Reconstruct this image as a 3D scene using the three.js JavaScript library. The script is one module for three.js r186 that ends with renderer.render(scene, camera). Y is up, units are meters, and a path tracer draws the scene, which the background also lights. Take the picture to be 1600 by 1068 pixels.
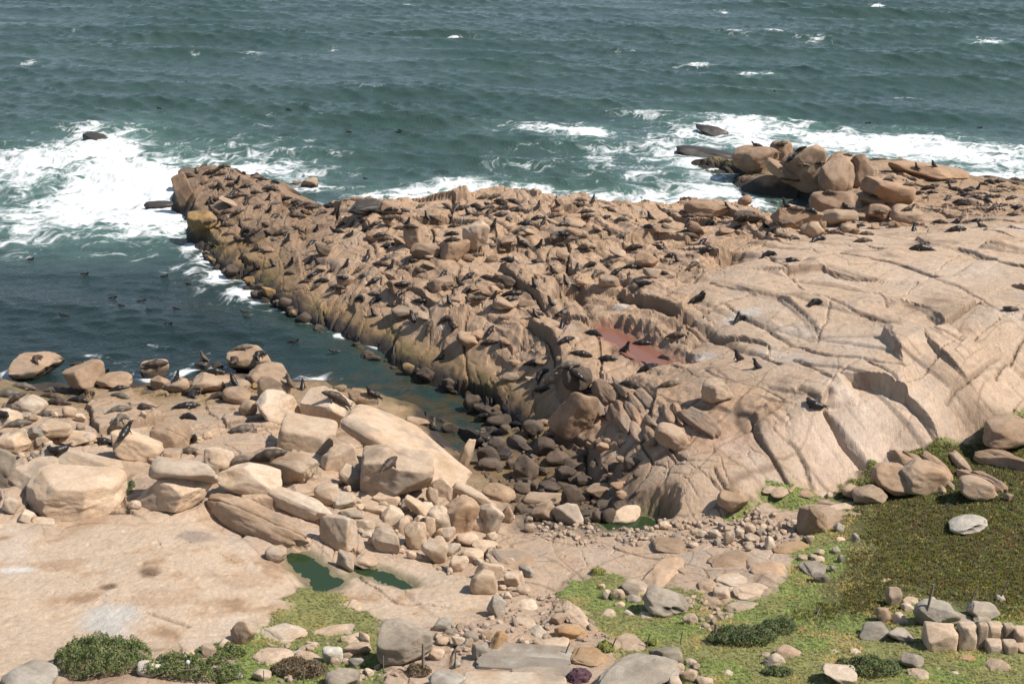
import * as THREE from 'three';
import { MarchingCubes } from 'three/addons/objects/MarchingCubes.js';
import { mergeGeometries, mergeVertices } from 'three/addons/utils/BufferGeometryUtils.js';

// ------------------------------------------------------------------ camera, sky, sun, exposure
const scene = new THREE.Scene();
const EYE = 44, PITCH = 20.8 * Math.PI / 180, FPX = 2222;          // eye height in m, tilt down, focal length in photo pixels
const camera = new THREE.PerspectiveCamera(2 * Math.atan(534 / FPX) * 180 / Math.PI, 1600 / 1068, 1, 12000);
camera.position.set(0, EYE, 0);
camera.lookAt(0, EYE - Math.sin(PITCH) * 100, -Math.cos(PITCH) * 100);
camera.name = 'camera'; scene.add(camera); camera.updateMatrixWorld(true);

const SUN_EL = 52 * Math.PI / 180, SUN_AZ = 14 * Math.PI / 180;      // azimuth from +x, positive towards the viewer
const sunDir = new THREE.Vector3(Math.cos(SUN_EL) * Math.cos(SUN_AZ), Math.sin(SUN_EL), Math.cos(SUN_EL) * Math.sin(SUN_AZ));
{ // a pale summer sky: hazy white-blue low down, deeper blue overhead, a soft glow round the sun
  const w = 512, h = 256, d = new Float32Array(w * h * 4), v = new THREE.Vector3();
  for (let j = 0; j < h; j++) for (let i = 0; i < w; i++) {
    const el = ((j + .5) / h - .5) * Math.PI, az = ((i + .5) / w - .5) * 2 * Math.PI; v.set(Math.cos(el) * Math.cos(az), Math.sin(el), Math.cos(el) * Math.sin(az));
    const t = Math.exp(-Math.max(el, 0) * 2.6), g = .4 * Math.exp(-v.angleTo(sunDir) / .32), k = 4 * (j * w + i), lo = [.36, .44, .535], hi = [.09, .155, .27];
    for (let c = 0; c < 3; c++) d[k + c] = el < -.01 ? .13 : hi[c] + (lo[c] - hi[c]) * t + g * [1, .96, .88][c];
    d[k + 3] = 1;
  }
  const t = new THREE.DataTexture(d, w, h, THREE.RGBAFormat, THREE.FloatType); t.mapping = THREE.EquirectangularReflectionMapping; t.magFilter = t.minFilter = THREE.LinearFilter; t.needsUpdate = true;
  scene.background = t; scene.environment = t;
}
const sun = new THREE.DirectionalLight(0xfff6ec, 4.7);
sun.position.copy(sunDir).multiplyScalar(300).add(new THREE.Vector3(0, 0, -110));
sun.target.position.set(0, 0, -110); sun.castShadow = true; sun.shadow.radius = 1;
sun.shadow.mapSize.set(4096, 4096);
Object.assign(sun.shadow.camera, { left: -130, right: 130, top: 130, bottom: -130, near: 10, far: 700 });
sun.name = 'sun'; sun.target.name = 'sun_target'; scene.add(sun, sun.target);
const renderer = new THREE.WebGLRenderer({ antialias: true });
renderer.setSize(1024, 683);
renderer.toneMapping = THREE.LinearToneMapping; renderer.toneMappingExposure = 1.42;
renderer.shadowMap.enabled = true;

// ------------------------------------------------------------------ helpers
function RNG(s) { let a = s >>> 0; return () => { a = (a + 0x6D2B79F5) | 0; let t = Math.imul(a ^ (a >>> 15), 1 | a); t = (t + Math.imul(t ^ (t >>> 7), 61 | t)) ^ t; return ((t ^ (t >>> 14)) >>> 0) / 4294967296; }; }
const rnd = RNG(12345);
const PERM = new Uint8Array(1024), pr = RNG(77);
{ const a = [...Array(256).keys()]; for (let i = 255; i > 0; i--) { const j = Math.floor(pr() * (i + 1)); [a[i], a[j]] = [a[j], a[i]]; } for (let i = 0; i < 1024; i++) PERM[i] = a[i & 255]; }
const GX = new Float64Array(256), GY = new Float64Array(256);
for (let i = 0; i < 256; i++) { GX[i] = Math.cos(i / 256 * 6.283185); GY[i] = Math.sin(i / 256 * 6.283185); }
function n2(x, y) {                                                   // gradient noise, about -1..1
  const xi = Math.floor(x), yi = Math.floor(y), fx = x - xi, fy = y - yi, X = xi & 255, Y = yi & 255;
  const u = fx * fx * fx * (fx * (fx * 6 - 15) + 10), v = fy * fy * fy * (fy * (fy * 6 - 15) + 10);
  const a = PERM[PERM[X] + Y], b = PERM[PERM[X + 1] + Y], c = PERM[PERM[X] + Y + 1], d = PERM[PERM[X + 1] + Y + 1];
  const p = GX[a] * fx + GY[a] * fy, q = GX[b] * (fx - 1) + GY[b] * fy, r = GX[c] * fx + GY[c] * (fy - 1), s = GX[d] * (fx - 1) + GY[d] * (fy - 1);
  return 1.5 * (p + (q - p) * u + (r + (s - r) * u - p - (q - p) * u) * v);
}
function hv(x, y, z) { return PERM[PERM[PERM[x & 255] + (y & 255)] + (z & 255)] / 127.5 - 1; }
function n3(x, y, z) {                                                // value noise -1..1
  const xi = Math.floor(x), yi = Math.floor(y), zi = Math.floor(z); let u = x - xi, v = y - yi, w = z - zi;
  u = u * u * (3 - 2 * u); v = v * v * (3 - 2 * v); w = w * w * (3 - 2 * w);
  const L = (a, b, t) => a + (b - a) * t;
  return L(L(L(hv(xi, yi, zi), hv(xi + 1, yi, zi), u), L(hv(xi, yi + 1, zi), hv(xi + 1, yi + 1, zi), u), v),
    L(L(hv(xi, yi, zi + 1), hv(xi + 1, yi, zi + 1), u), L(hv(xi, yi + 1, zi + 1), hv(xi + 1, yi + 1, zi + 1), u), v), w);
}
function fbm(x, y, o) { let s = 0, a = 0.5; for (let i = 0; i < o; i++) { s += a * n2(x, y); x = x * 2.03 + 17.1; y = y * 2.03 - 9.3; a *= 0.5; } return s; }
const clamp = (x, a, b) => x < a ? a : x > b ? b : x, mix = (a, b, t) => a + (b - a) * t;
const sstep = (a, b, x) => { const t = clamp((x - a) / (b - a), 0, 1); return t * t * (3 - 2 * t); };
const names = {};
function numbered(n) { const k = names[n] = (names[n] ?? -1) + 1; return k ? `${n}_${String(k).padStart(3, '0')}` : n; }
function tag(o, label, category, group, kind) { if (label) o.userData.label = label; if (category) o.userData.category = category; if (group) o.userData.group = group; if (kind) o.userData.kind = kind; return o; }
function put(o, name, parent = scene) { o.name = parent === scene ? numbered(name) : name; parent.add(o); o.traverse(m => { if (m.isMesh) { m.castShadow = true; m.receiveShadow = true; } }); return o; }

// photo pixel -> ray; ray -> ground
const CP = Math.cos(PITCH), SP = Math.sin(PITCH);
function ray(px, py) { const x = (px - 800) / FPX, y = -(py - 534) / FPX; return new THREE.Vector3(x, y * CP - SP, -y * SP - CP); }   // t = depth along the axis
function onLevel(px, py, h) { const d = ray(px, py), t = (EYE - h) / -d.y; return [d.x * t, d.z * t]; }
function toPix(x, y, z) { const dy = y - EYE, w = -dy * SP - z * CP; return [800 + FPX * x / w, 534 - FPX * (dy * CP - z * SP) / w, w]; }

// ------------------------------------------------------------------ the lie of the land: heights known at spots, a thin plate through them
const spots = [];
function spotsAt(s) { for (const p of s.trim().split(/[;\n]+/)) { const [x, y, h] = p.trim().split(/[ ,]+/).map(Number); const [X, Z] = onLevel(x, y, Math.max(h, 0)); spots.push([X, Z, h]); } }
// shore of the left shelf and the cove, seen at sea level
spotsAt(`-80 600 0;0 603 0;90 604 0;180 606 0;250 612 0;300 598 0;350 592 0;440 602 0;490 604 0;540 606 0;590 612 0;640 626 0;690 655 0;735 682 0
740 655 -0.3;700 632 -0.6;650 618 -1;600 596 -1.5;500 585 -1.6;400 560 -1.6;300 570 -1.4;200 575 -1.8;100 575 -2;0 575 -2;-120 560 -3;200 480 -4;100 400 -5;350 480 -3;450 530 -2.6
272 290 0;275 315 0;292 345 0;292 375 0;320 395 0;345 420 0;375 442 0;410 457 0;432 466 0;460 490 0;500 512 0;540 537 0;580 552 0;620 572 0;660 587 0;700 602 0;740 622 0;768 640 0;788 662 0.2
250 300 -2.5;250 340 -2.5;270 380 -2;310 430 -2;370 475 -2;440 505 -1.8;520 550 -1.6;600 590 -1.6`);
// ridge, from its tip to the big slabs at the right
spotsAt(`284 290 1.6;300 300 2.4;320 272 2.3;350 300 2.6;400 340 2.6;330 350 2;380 400 1.6;450 380 2.8;450 440 1.4;500 340 3.4;500 430 2.6;500 490 1;560 500 1.8;600 400 4.4;600 480 3;650 540 1.9;700 560 2;720 590 1.2;760 610 1.2
700 350 5;700 430 4.7;760 335 5.2;800 360 5.8;800 430 5.8;800 500 4.6;780 560 3;800 620 1.6;830 660 1.5;900 350 6.2;900 430 6.4;880 500 5.5;860 560 4.6;850 600 3.6;870 650 2.8;910 620 4.4;945 660 4;950 575 5.3;930 535 5.2;1000 550 5;1040 570 5;1000 450 6.8;1000 390 6.8;1000 350 5.8;1100 360 6.2;1100 400 7.6;1100 480 7.8;1150 560 7.3;1200 620 7.6;1200 400 8.3;1300 400 8.8;1300 365 7.4;1300 480 9.4;1300 560 8.8;1350 620 8.9;1400 400 9.6;1400 500 10;1500 400 10.1;1500 480 10.5;1500 560 9.8;1450 620 9.4;1550 620 9;1600 400 10.3;1600 500 10.7;1700 500 10.8;1600 345 7;1500 350 6.6;1400 350 6;1750 400 10
840 700 1.5;870 730 1.8;910 760 2.1;950 780 2.5;1000 805 3.1;1100 818 3.8;1200 803 4.2;1280 758 5;1330 746 5.3;1400 716 5.8;1480 692 6.2;1540 674 6.8;1600 645 7.5;1700 600 8.4
900 655 3.6;940 700 4;1000 730 4.8;1060 770 5;1100 745 5.6;1170 765 5.3;1050 700 5.7;1000 620 6.2;1060 625 6.6;1120 640 6.9;1150 685 6.5;1250 700 6.8;1280 645 7.9;1350 685 7.2;1450 652 8;1550 642 8.1`);
// green ground on the right, near ground, long slab, left shelf
spotsAt(`1300 790 5.2;1400 800 5.6;1500 760 6.3;1600 740 7;1700 740 7.4;1500 850 6.3;1600 850 6.8;1400 880 6;1300 860 5.5;1200 860 4.9;1200 830 4.5;1100 850 4.4;1000 850 3.8;920 835 3;850 800 2.2;820 845 3;900 880 4.1;1000 920 4.9;1100 940 5.4;1200 940 5.9;1300 960 6.4;1400 960 6.8;1500 950 7;1600 950 7.3;1600 1068 8.3;1450 1068 8.2;1300 1068 8;1150 1068 7.8;1000 1068 7.8;900 1000 6.5;850 1068 7.8;800 950 5.4;700 1068 7.6;700 980 6;600 1068 7.6;600 1000 6.4;500 1068 7.6;500 980 6;400 1068 7.7;300 1068 7.9;150 1068 8;0 1068 8;-150 1068 8;1750 1000 8
-100 1250 9.5;400 1250 9.5;800 1250 9.5;1200 1250 9.6;1700 1250 9.8;0 1000 7.2;100 980 7;200 960 7;300 980 6.8;400 960 6.4;450 930 5.9;462 890 5.5;400 860 5.7;300 850 6.1;200 835 6;100 835 5.9;0 800 5.7;-120 850 6;300 800 5.5;350 825 5.4;510 900 5.1;540 930 5.4;540 860 5.1;600 925 5.5;700 940 5.5;680 885 4.8;750 885 4.5;750 825 3.4;650 825 4;560 800 4.4
0 740 4.8;-120 740 4.8;100 720 4.6;200 760 5;200 720 4.6;100 680 3.8;0 680 3.8;0 640 2.5;-120 650 2.8;0 615 1;100 616 .9;200 622 1;100 642 2;200 652 2.3;300 640 1.9;300 680 3.1;300 720 4.1;400 640 1.8;380 660 2.4;400 700 3.5;400 760 4.5;480 700 3.2;500 760 4.2;560 700 2.9;560 760 3.9;640 700 2.5;640 760 3.5;700 740 2.3;720 780 2.6;600 645 1.7;500 640 1.7;450 620 .9;660 660 1;720 695 .9;745 705 .4;760 720 .9;790 690 .5;800 740 1.4`);
// far edge of the ridge and what lies behind it
const crest = '300 268 2;345 268 2.2;400 278 2.4;450 288 2.5;500 312 2.8;560 322 3;610 320 3.3;655 317 3.6;700 316 4.2;760 306 4.8;800 310 5;850 314 5;905 312 5;930 310 4.8;955 322 4.2;1000 327 3.8;1045 329 3.6;1100 332 3.4;1150 336 3.2;1190 340 3;1240 344 3;1290 335 3';
for (const p of crest.split(';')) { const [x, y, h] = p.split(' ').map(Number), [X, Z] = onLevel(x, y, h); spots.push([X, Z, h], [X, Z - 4, 0.4], [X, Z - 7, -1.6], [X, Z - 16, -3.5]); }
// outcrop beyond the inlet, the low rocks at the far right
spotsAt(`1090 258 0;1130 274 0;1180 290 0;1225 304 0;1255 310 0;1265 320 .6;1180 270 1;1230 285 1.5;1280 290 1.8;1240 255 1.2;1330 290 2;1370 290 2;1300 318 1.5;1400 300 2.4;1440 310 3;1470 290 2.2;1450 268 1.3;1510 285 1.5;1560 300 2;1600 305 2.2;1680 310 3;1400 330 3.4;1500 325 3.8;1580 325 4.2;1340 345 3.8
1210 320 -.5;1150 312 -1.2;1100 300 -1.6;1050 290 -2.5;1000 300 -2.8;1080 240 -1.6;1150 218 -1.6;1250 215 -1.6;1330 232 -1.8;1390 244 -1;1440 248 -.8;1500 260 -.8;1530 272 -.6;1600 280 -.8;1680 275 -2;1500 235 -3;1600 250 -3;1300 180 -5;1000 200 -6;600 200 -6;200 200 -6;1650 150 -6;-150 150 -6;800 60 -7;-200 330 -5;1900 300 0;2000 500 10;700 260 -5;450 240 -4.5`);
const NS = spots.length, SX = 40;
const tps = (() => {
  const phi = r2 => r2 < 1e-9 ? 0 : 0.5 * r2 * Math.log(r2), N = NS + 3;
  const A = Array.from({ length: N }, () => new Float64Array(N + 1));
  const P = spots.map(([x, z]) => [x / SX, (z + 110) / SX]);
  for (let i = 0; i < NS; i++) {
    for (let j = 0; j < NS; j++) A[i][j] = phi((P[i][0] - P[j][0]) ** 2 + (P[i][1] - P[j][1]) ** 2) + (i === j ? 0.0025 : 0);
    A[i][NS] = A[NS][i] = 1; A[i][NS + 1] = A[NS + 1][i] = P[i][0]; A[i][NS + 2] = A[NS + 2][i] = P[i][1]; A[i][N] = spots[i][2];
  }
  for (let c = 0; c < N; c++) {
    let p = c; for (let r = c + 1; r < N; r++) if (Math.abs(A[r][c]) > Math.abs(A[p][c])) p = r;
    [A[c], A[p]] = [A[p], A[c]]; const v = A[c][c];
    for (let r = c + 1; r < N; r++) { const f = A[r][c] / v; if (f) for (let k = c; k <= N; k++) A[r][k] -= f * A[c][k]; }
  }
  const w = new Float64Array(N);
  for (let c = N - 1; c >= 0; c--) { let s = A[c][N]; for (let k = c + 1; k < N; k++) s -= A[c][k] * w[k]; w[c] = s / A[c][c]; }
  return (x, z) => { x /= SX; z = (z + 110) / SX; let s = w[NS] + w[NS + 1] * x + w[NS + 2] * z; for (let i = 0; i < NS; i++) s += w[i] * phi((x - P[i][0]) ** 2 + (z - P[i][1]) ** 2); return s; };
})();
const X0 = -84, X1 = 84, Z0 = -212, Z1 = -36, CW = X1 - X0 + 1, CH = Z1 - Z0 + 1, coarse = new Float64Array(CW * CH);
for (let j = 0; j < CH; j++) for (let i = 0; i < CW; i++) coarse[j * CW + i] = tps(X0 + i, Z0 + j);
function base(x, z) {                                                  // Catmull-Rom through the coarse grid
  const gx = clamp(x - X0, 1, CW - 3.001), gz = clamp(z - Z0, 1, CH - 3.001), i = Math.floor(gx), j = Math.floor(gz), u = gx - i, v = gz - j;
  const cr = (a, b, c, d, t) => b + 0.5 * t * (c - a + t * (2 * a - 5 * b + 4 * c - d + t * (3 * (b - c) + d - a)));
  const row = k => { const o = (j + k) * CW + i; return cr(coarse[o - 1], coarse[o], coarse[o + 1], coarse[o + 2], u); };
  return cr(row(-1), row(0), row(1), row(2), v);
}
function onBase(px, py) { const d = ray(px, py); let t = 40; for (; t < 400; t += 0.5) if (EYE + d.y * t < Math.max(0, base(d.x * t, d.z * t))) break; for (let s = 0.25; s > 0.01; s /= 2) t += EYE + d.y * t < Math.max(0, base(d.x * t, d.z * t)) ? -s : s; return [d.x * t, d.z * t]; }

// zones on the ground, given as outlines
function outline(s, level) { return s.trim().split(/[;\n]+/).map(p => { const [x, y] = p.trim().split(/[ ,]+/).map(Number); return level === undefined ? onBase(x, y) : onLevel(x, y, level); }); }
function sdf(poly, x, z) {                                             // signed distance, inside positive
  let d = 1e9, inside = false;
  for (let i = 0, j = poly.length - 1; i < poly.length; j = i++) {
    const [ax, az] = poly[j], [bx, bz] = poly[i], ex = bx - ax, ez = bz - az, wx = x - ax, wz = z - az, t = clamp((wx * ex + wz * ez) / (ex * ex + ez * ez), 0, 1), qx = wx - ex * t, qz = wz - ez * t;
    d = Math.min(d, qx * qx + qz * qz);
    if ((az > z) !== (bz > z) && x < ex * (z - az) / ez + ax) inside = !inside;
  }
  return inside ? Math.sqrt(d) : -Math.sqrt(d);
}
function zone(s, level, mg = 5) { const poly = outline(s, level), xs = poly.map(p => p[0]), zs = poly.map(p => p[1]), b = [Math.min(...xs) - mg, Math.max(...xs) + mg, Math.min(...zs) - mg, Math.max(...zs) + mg]; return { poly, b, at: (x, z) => x < b[0] || x > b[1] || z < b[2] || z > b[3] ? -mg : sdf(poly, x, z) }; }
const ZN = {
  grass: zone('870 925;905 905;940 893;1000 912;1070 925;1120 940;1190 935;1235 905;1232 850;1290 822;1345 800;1290 786;1200 800;1140 812;1180 768;1200 752;1290 764;1340 744;1400 713;1480 688;1540 672;1660 615;1700 1100;940 1090;960 1030;935 985;905 955'),
  lowgrass: zone('442 940;470 915;495 922;530 922;548 945;600 970;612 1000;600 1095;330 1095;365 1010;420 975'),
  succulent: zone('1290 766;1340 746;1400 715;1480 690;1540 674;1600 650;1690 620;1690 965;1600 960;1500 958;1420 930;1375 955;1290 975;1225 962;1290 930;1325 885;1335 845;1345 800'),
  tip: zone('262 255;330 262;430 275;520 310;560 335;520 390;470 470;420 470;330 430;280 370;262 310'),
  rough: zone('262 255;500 300;700 310;940 305;1060 320;1250 330;1290 350;1210 385;1120 420;1060 450;1090 490;1080 590;1000 600;960 700;880 720;800 700;700 610;560 550;430 470;300 400;262 310'),
  cliff: zone('850 600;930 585;1010 590;1120 615;1210 625;1230 660;1180 700;1080 706;1010 716;985 760;960 790;930 770;860 720;830 660'),
  toes: zone('920 590;1010 585;1120 610;1190 650;1180 690;1080 706;980 700;930 650'),
  bigslab: zone('1090 480;1180 390;1300 370;1480 350;1620 350;1720 500;1700 590;1600 640;1480 692;1360 740;1280 762;1250 690;1200 620;1130 560'),
  slab: zone('-60 790;90 830;220 798;300 800;360 830;430 870;470 885;460 930;420 980;330 1020;240 1010;100 1068;-100 1090'),
  midslab: zone('470 860;560 880;650 870;740 905;790 930;760 960;640 985;560 960;520 930'),
  shelf: zone('-80 600;90 604;250 610;350 595;600 610;740 690;720 770;560 800;330 800;200 800;-80 800'),
  creek: zone('740 630;850 640;900 680;940 730;1010 810;960 830;820 830;790 780;740 740;735 680'),
};
const POOLS = [
  { name: 'pool', z: '445 866;470 861;500 880;530 903;533 915;512 926;490 922;482 905;462 893', lv: 5.02, look: 'green' },
  { name: 'pool', z: '548 881;575 887;600 892;625 904;645 919;620 917;590 905;560 897', lv: 4.86, look: 'green' },
  { name: 'pool', z: '937 512;960 514;990 527;1015 543;1045 558;1072 574;1068 584;1040 581;1010 566;985 554;965 541;945 528', lv: 5.15, look: 'red' },
  { name: 'pool', z: '930 812;960 806;1000 806;1035 814;1040 824;1000 829;950 826', lv: 2.95, look: 'green' },
];
for (const p of POOLS) Object.assign(p, zone(p.z, p.lv));

// joints: skewed cells, each a block with its own height and tilt, rounded towards its edges
function blocks(x, z, th, L, W, seed, o) {
  const fw = o.fw ?? .07, c = Math.cos(th), s = Math.sin(th), wx = n2(x * 0.13 + seed, z * 0.13) * o.warp + n2(x * 1.3 + seed, z * 1.3) * fw, wz = n2(x * 0.13, z * 0.13 - seed) * o.warp + n2(x * 1.3, z * 1.3 + seed) * fw;
  const u = ((x + wx) * c + (z + wz) * s) / L, v = (-(x + wx) * s + (z + wz) * c) / W, iu = Math.floor(u), iv = Math.floor(v);
  let b1 = 1e9, b2 = 1e9, k1 = 0, k2 = 0, u1 = 0, v1 = 0, u2 = 0, v2 = 0;
  for (let dv = -1; dv <= 1; dv++) for (let du = -1; du <= 1; du++) {
    const h = PERM[PERM[(iu + du + seed) & 255] + ((iv + dv) & 255)], h2 = PERM[h + 131 + (seed & 63)], fu = iu + du + 0.12 + 0.76 * h / 255, fv = iv + dv + 0.12 + 0.76 * h2 / 255;
    const d = (u - fu) ** 2 + (v - fv) ** 2;
    if (d < b1) { b2 = b1; k2 = k1; u2 = u1; v2 = v1; b1 = d; k1 = h * 7 + h2; u1 = fu; v1 = fv; } else if (d < b2) { b2 = d; k2 = h * 7 + h2; u2 = fu; v2 = fv; }
  }
  const gx = u2 - u1, gy = v2 - v1, gl = Math.hypot(gx, gy) || 1, e = (((u1 + u2) / 2 - u) * gx + ((v1 + v2) / 2 - v) * gy) / gl / Math.hypot(gx / gl / L, gy / gl / W);
  const H = (k, fu, fv) => { const a = PERM[k & 255] / 127.5 - 1, b = PERM[(k + 37) & 255] / 127.5 - 1, d = PERM[(k + 91) & 255] / 127.5 - 1; return a * o.off + ((u - fu) * L * b * 0.6 + (v - fv) * W * d) * o.tilt; };
  const kk = Math.min(k1, k2) * 31 + Math.max(k1, k2), es = PERM[kk & 255] / 255, st = es * es * 1.5;                       // not every joint has opened
  const h1 = H(k1, u1, v1), h2 = H(k2, u2, v2), ee = Math.abs(e), t = sstep(0, o.soft * (.4 + 1.6 * (1 - es)), ee);
  return { h: mix((h1 + h2) / 2, h1, t) - st * o.round * Math.exp(-ee / o.rr) - st * o.groove * Math.exp(-((ee / o.gw) ** 2)), k: k1, e: ee / (st + .15), cx: u1 * L * c - v1 * W * s - wx, cz: u1 * L * s + v1 * W * c - wz, ox: u2 * L * c - v2 * W * s - wx, oz: u2 * L * s + v2 * W * c - wz, t };
}
// cracks and gullies that can be followed by eye: width, depth, and a line
const CRACKS = `.35 .26;1190 392;1262 461;1340 490;1411 512;1499 545
0.35 0.28;1130 470;1222 525;1300 560;1411 573
0.15 0.19;1620 470;1560 500;1512 530;1470 560;1440 590;1395 602
0.17 0.15;1499 397;1450 430;1384 482
0.35 0.22;1259 417;1340 433;1441 434;1492 444;1566 485
0.49 0.31;1040 462;1060 451;1117 414;1171 370
0.84 0.56;880 400;905 450;925 500;940 513
0.7 0.43;940 400;1000 470;1080 500;1150 540;1220 572
0.084 0.074;1287 640;1340 618;1362 604;1400 590
0.084 0.062;1390 638;1335 690
0.49 0.37;1250 610;1287 635;1317 671;1355 727
0.63 0.43;740 332;830 380;870 440;885 500
0.42 0.31;600 335;660 370;720 420;700 470
0.42 0.31;560 340;590 400;640 430;720 450
0.084 0.11;253 836;277 840;324 856;381 887
0.084 0.12;243 841;251 855
0.084 0.11;270 863;297 867;304 878
0.11 0.087;71 877;111 904;175 934;233 958
0.24 0.19;225 955;260 966;297 978
0.098 0.099;74 938;100 940;121 935
0.17 0.19;1011 709;1024 726
0.17 0.19;1024 721;1065 734;1116 732
0.28 0.31;1114 730;1129 756;1147 781
0.14 0.12;1065 752;1089 781
0.14 0.15;1016 809;1076 811;1121 799;1132 818
0.14 0.12;1035 745;1072 751;1106 741;1119 764
0.35 0.31;1230 690;1260 720;1268 760
0.35 0.25;1480 640;1500 610;1560 570
0.28 0.25;1555 600;1600 520
0.35 0.28;1400 600;1350 560;1300 590;1240 560
0.21 0.19;1300 470;1290 505;1275 530
0.21 0.19;1375 455;1385 480
0.21 0.15;135 631;163 639;240 650
0.21 0.15;320 652;372 650
0.21 0.19;310 700;420 690;500 716
0.14 0.19;229 893;243 897
0.14 0.19;163 917;178 913
0.21 0.19;560 895;620 940;700 950
0.14 0.093;640 950;700 935;760 940`.split('\n').map(s => { const [p, ...q] = s.split(';'), [w, d] = p.split(' ').map(Number); return { w, d, pts: q.map(a => onBase(...a.split(' ').map(Number))) }; });

const R = Math.PI / 180;
const swell = (x, z) => base(x, z) + .35 * n2(x * 0.11, z * 0.11) + .12 * n2(x * 0.31 + 5, z * 0.31);
function facet(x, z, cx, cz) { const h = swell(cx, cz), gx = swell(cx + .8, cz) - h, gz = swell(cx, cz + .8) - h; return h + (gx * (x - cx) + gz * (z - cz)) / .8; }
function rawHeight(x, z, W) {
  let h = base(x, z);
  const land = sstep(-1.2, 0.6, h);
  const rg = Math.max(sstep(-2.5, 2, ZN.rough.at(x, z)), 0), bs = sstep(-1.5, 2.5, ZN.bigslab.at(x, z)), cl = sstep(-1.5, 1.5, ZN.cliff.at(x, z)), to = sstep(-1, 1, ZN.toes.at(x, z));
  const sl = Math.max(sstep(-1, 1.5, ZN.slab.at(x, z)), sstep(-.8, 1, ZN.midslab.at(x, z))), sh = sstep(-1.5, 1.5, ZN.shelf.at(x, z)), far = sstep(-128, -136, z) * (1 - rg);
  const gz = Math.max(ZN.grass.at(x, z), ZN.lowgrass.at(x, z)), gr = sstep(-.3, .5, gz + n2(x * .5, z * .5) * .7 + n2(x * 1.7, z * 1.7) * .3);
  const rock = 1 - gr;
  h += land * rock * (0.4 * (1 - sl * .7) * (1 - bs * .7) * n2(x * 0.11, z * 0.11) + 0.2 * (1 - sl * .8) * (1 - bs * .7) * n2(x * 0.31 + 5, z * 0.31));
  let e = 9;
  if (land > 0.01 && rock > 0.01) {
    const amp = land * rock * (1 - to * .5);
    const pat = sstep(-.25, .35, n2(x * .09 + 60, z * .09)), pat2 = sstep(-.1, .4, n2(x * .16 - 20, z * .16 + 7));           // broken ground comes in patches
    const farS = sstep(-86, -97, z), b1 = blocks(x, z, 57 * R, 10, 4.4, 3, { warp: 1.5, off: mix(mix(.14 + .22 * sh, .48, rg), .05, Math.max(sl, bs * .3)), tilt: mix(mix(.08, .14, rg), .075, bs) * (1 - sl * .8), soft: mix(.1, .26, Math.max(rg, far, farS)), round: mix(.06, .08, rg) * (1 - sl), rr: .3, groove: mix(.24 + .2 * sh, .5, rg) * (1 - sl), gw: .1 });
    const b2 = blocks(x, z, 124 * R, 4.6, 2.4, 19, { warp: 2.4, off: mix(.05, .24, Math.max(rg, cl * .8, sh * .6)), tilt: .2 * Math.max(rg, cl * .6, far, sh * .6), soft: mix(.06, .2, farS), round: mix(.02, .05, Math.max(rg, cl, far * .8, sh * .5)), rr: .15, groove: mix(.03, .22, Math.max(rg, cl, sh * .5, far)), gw: .11 });
    const q = (1 - sl) * mix(1, .45, bs) * (.35 + .65 * pat);
    // each big block is a plane: the land becomes facets that meet at edges and steps
    const kf = amp * Math.max(.8 * rg, .8 * far, .8 * cl, .9 * bs, .6 * sh) * (1 - sl);
    if (kf > .02) { const f1 = facet(x, z, b1.cx, b1.cz), pl = b1.t > .995 ? f1 : mix((f1 + facet(x, z, b1.ox, b1.oz)) / 2, f1, b1.t); h = mix(h, clamp(pl, h - .65, h + .65), kf); }
    h += amp * (b1.h + b2.h * q);
    if (rg + cl + far > .05) { const b3 = blocks(x, z, 62 * R, 2, .8, 41, { warp: 1, off: .13, tilt: .18, soft: .12, round: .05, rr: .12, groove: .12, gw: .06 }); h += amp * b3.h * Math.max(rg * .8, cl, far) * (1 - to * .8) * pat2; }
    // sheeting: ledges that rise gently and break off along the strike of the joints
    const saw = (u, k) => { const f = u - Math.floor(u); return (f < 1 - k ? f / (1 - k) : (1 - f) / k) - .5; }, un = -.84 * x + .54 * z, wob = fbm(x * .1 + 7, z * .1, 3);
    const sk = mix(.07, .13, sstep(-88, -98, z)), m1 = sstep(-.3, .3, n2(x * .07 + 31, z * .07)), m2 = sstep(-.2, .35, n2(x * .13, z * .13 + 77));
    h += amp * (1 - sl) * (saw(un / 3.6 + .28 * wob, sk) * (.06 + .26 * rg + .13 * bs + .2 * far) * (1 - bs * rg * .5) * m1 + saw(un / 1.35 + .6 * wob + .3, sk * 1.9) * (.02 + .12 * rg + .025 * bs + .26 * cl + .1 * far + .03 * sh) * m2);
    const us = .5 * x + .87 * z; h += amp * (1 - sl) * saw(us / 4.2 + .4 * wob + .1 * n2(x * .4, z * .4), sk * .8) * (.03 + .2 * rg + .09 * sh + .06 * bs) * (1 - m1 * .6);
    const b5 = blocks(x, z, 80 * R, 3, 1.7, 71, { warp: 1.6, off: 0, tilt: 0, soft: .1, round: 0, rr: .2, groove: .16, gw: .06 }); h += amp * (1 - sl) * b5.h * (.4 + .6 * rg) * (1 - .75 * bs);
    const fd = (u, sp) => { const f = u - Math.floor(u); return Math.min(f, 1 - f) * sp; }; e = Math.min(fd(un / 3.6 + .28 * wob + .03, 3.6) * 1.3 + (1 - m1) * .6 + .05, fd(us / 4.2 + .4 * wob + .1 * n2(x * .4, z * .4) + .03, 4.2) * 1.6 + m1 * .5 + .05, b1.e, b2.e / Math.max(q, .15), (b5.e + .05) * (1 + sl * 9 + bs * 1.2) * 2);
  }
  const rid = 1 - Math.abs(n2(x * .42 + 3.3, z * .55)); 
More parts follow.
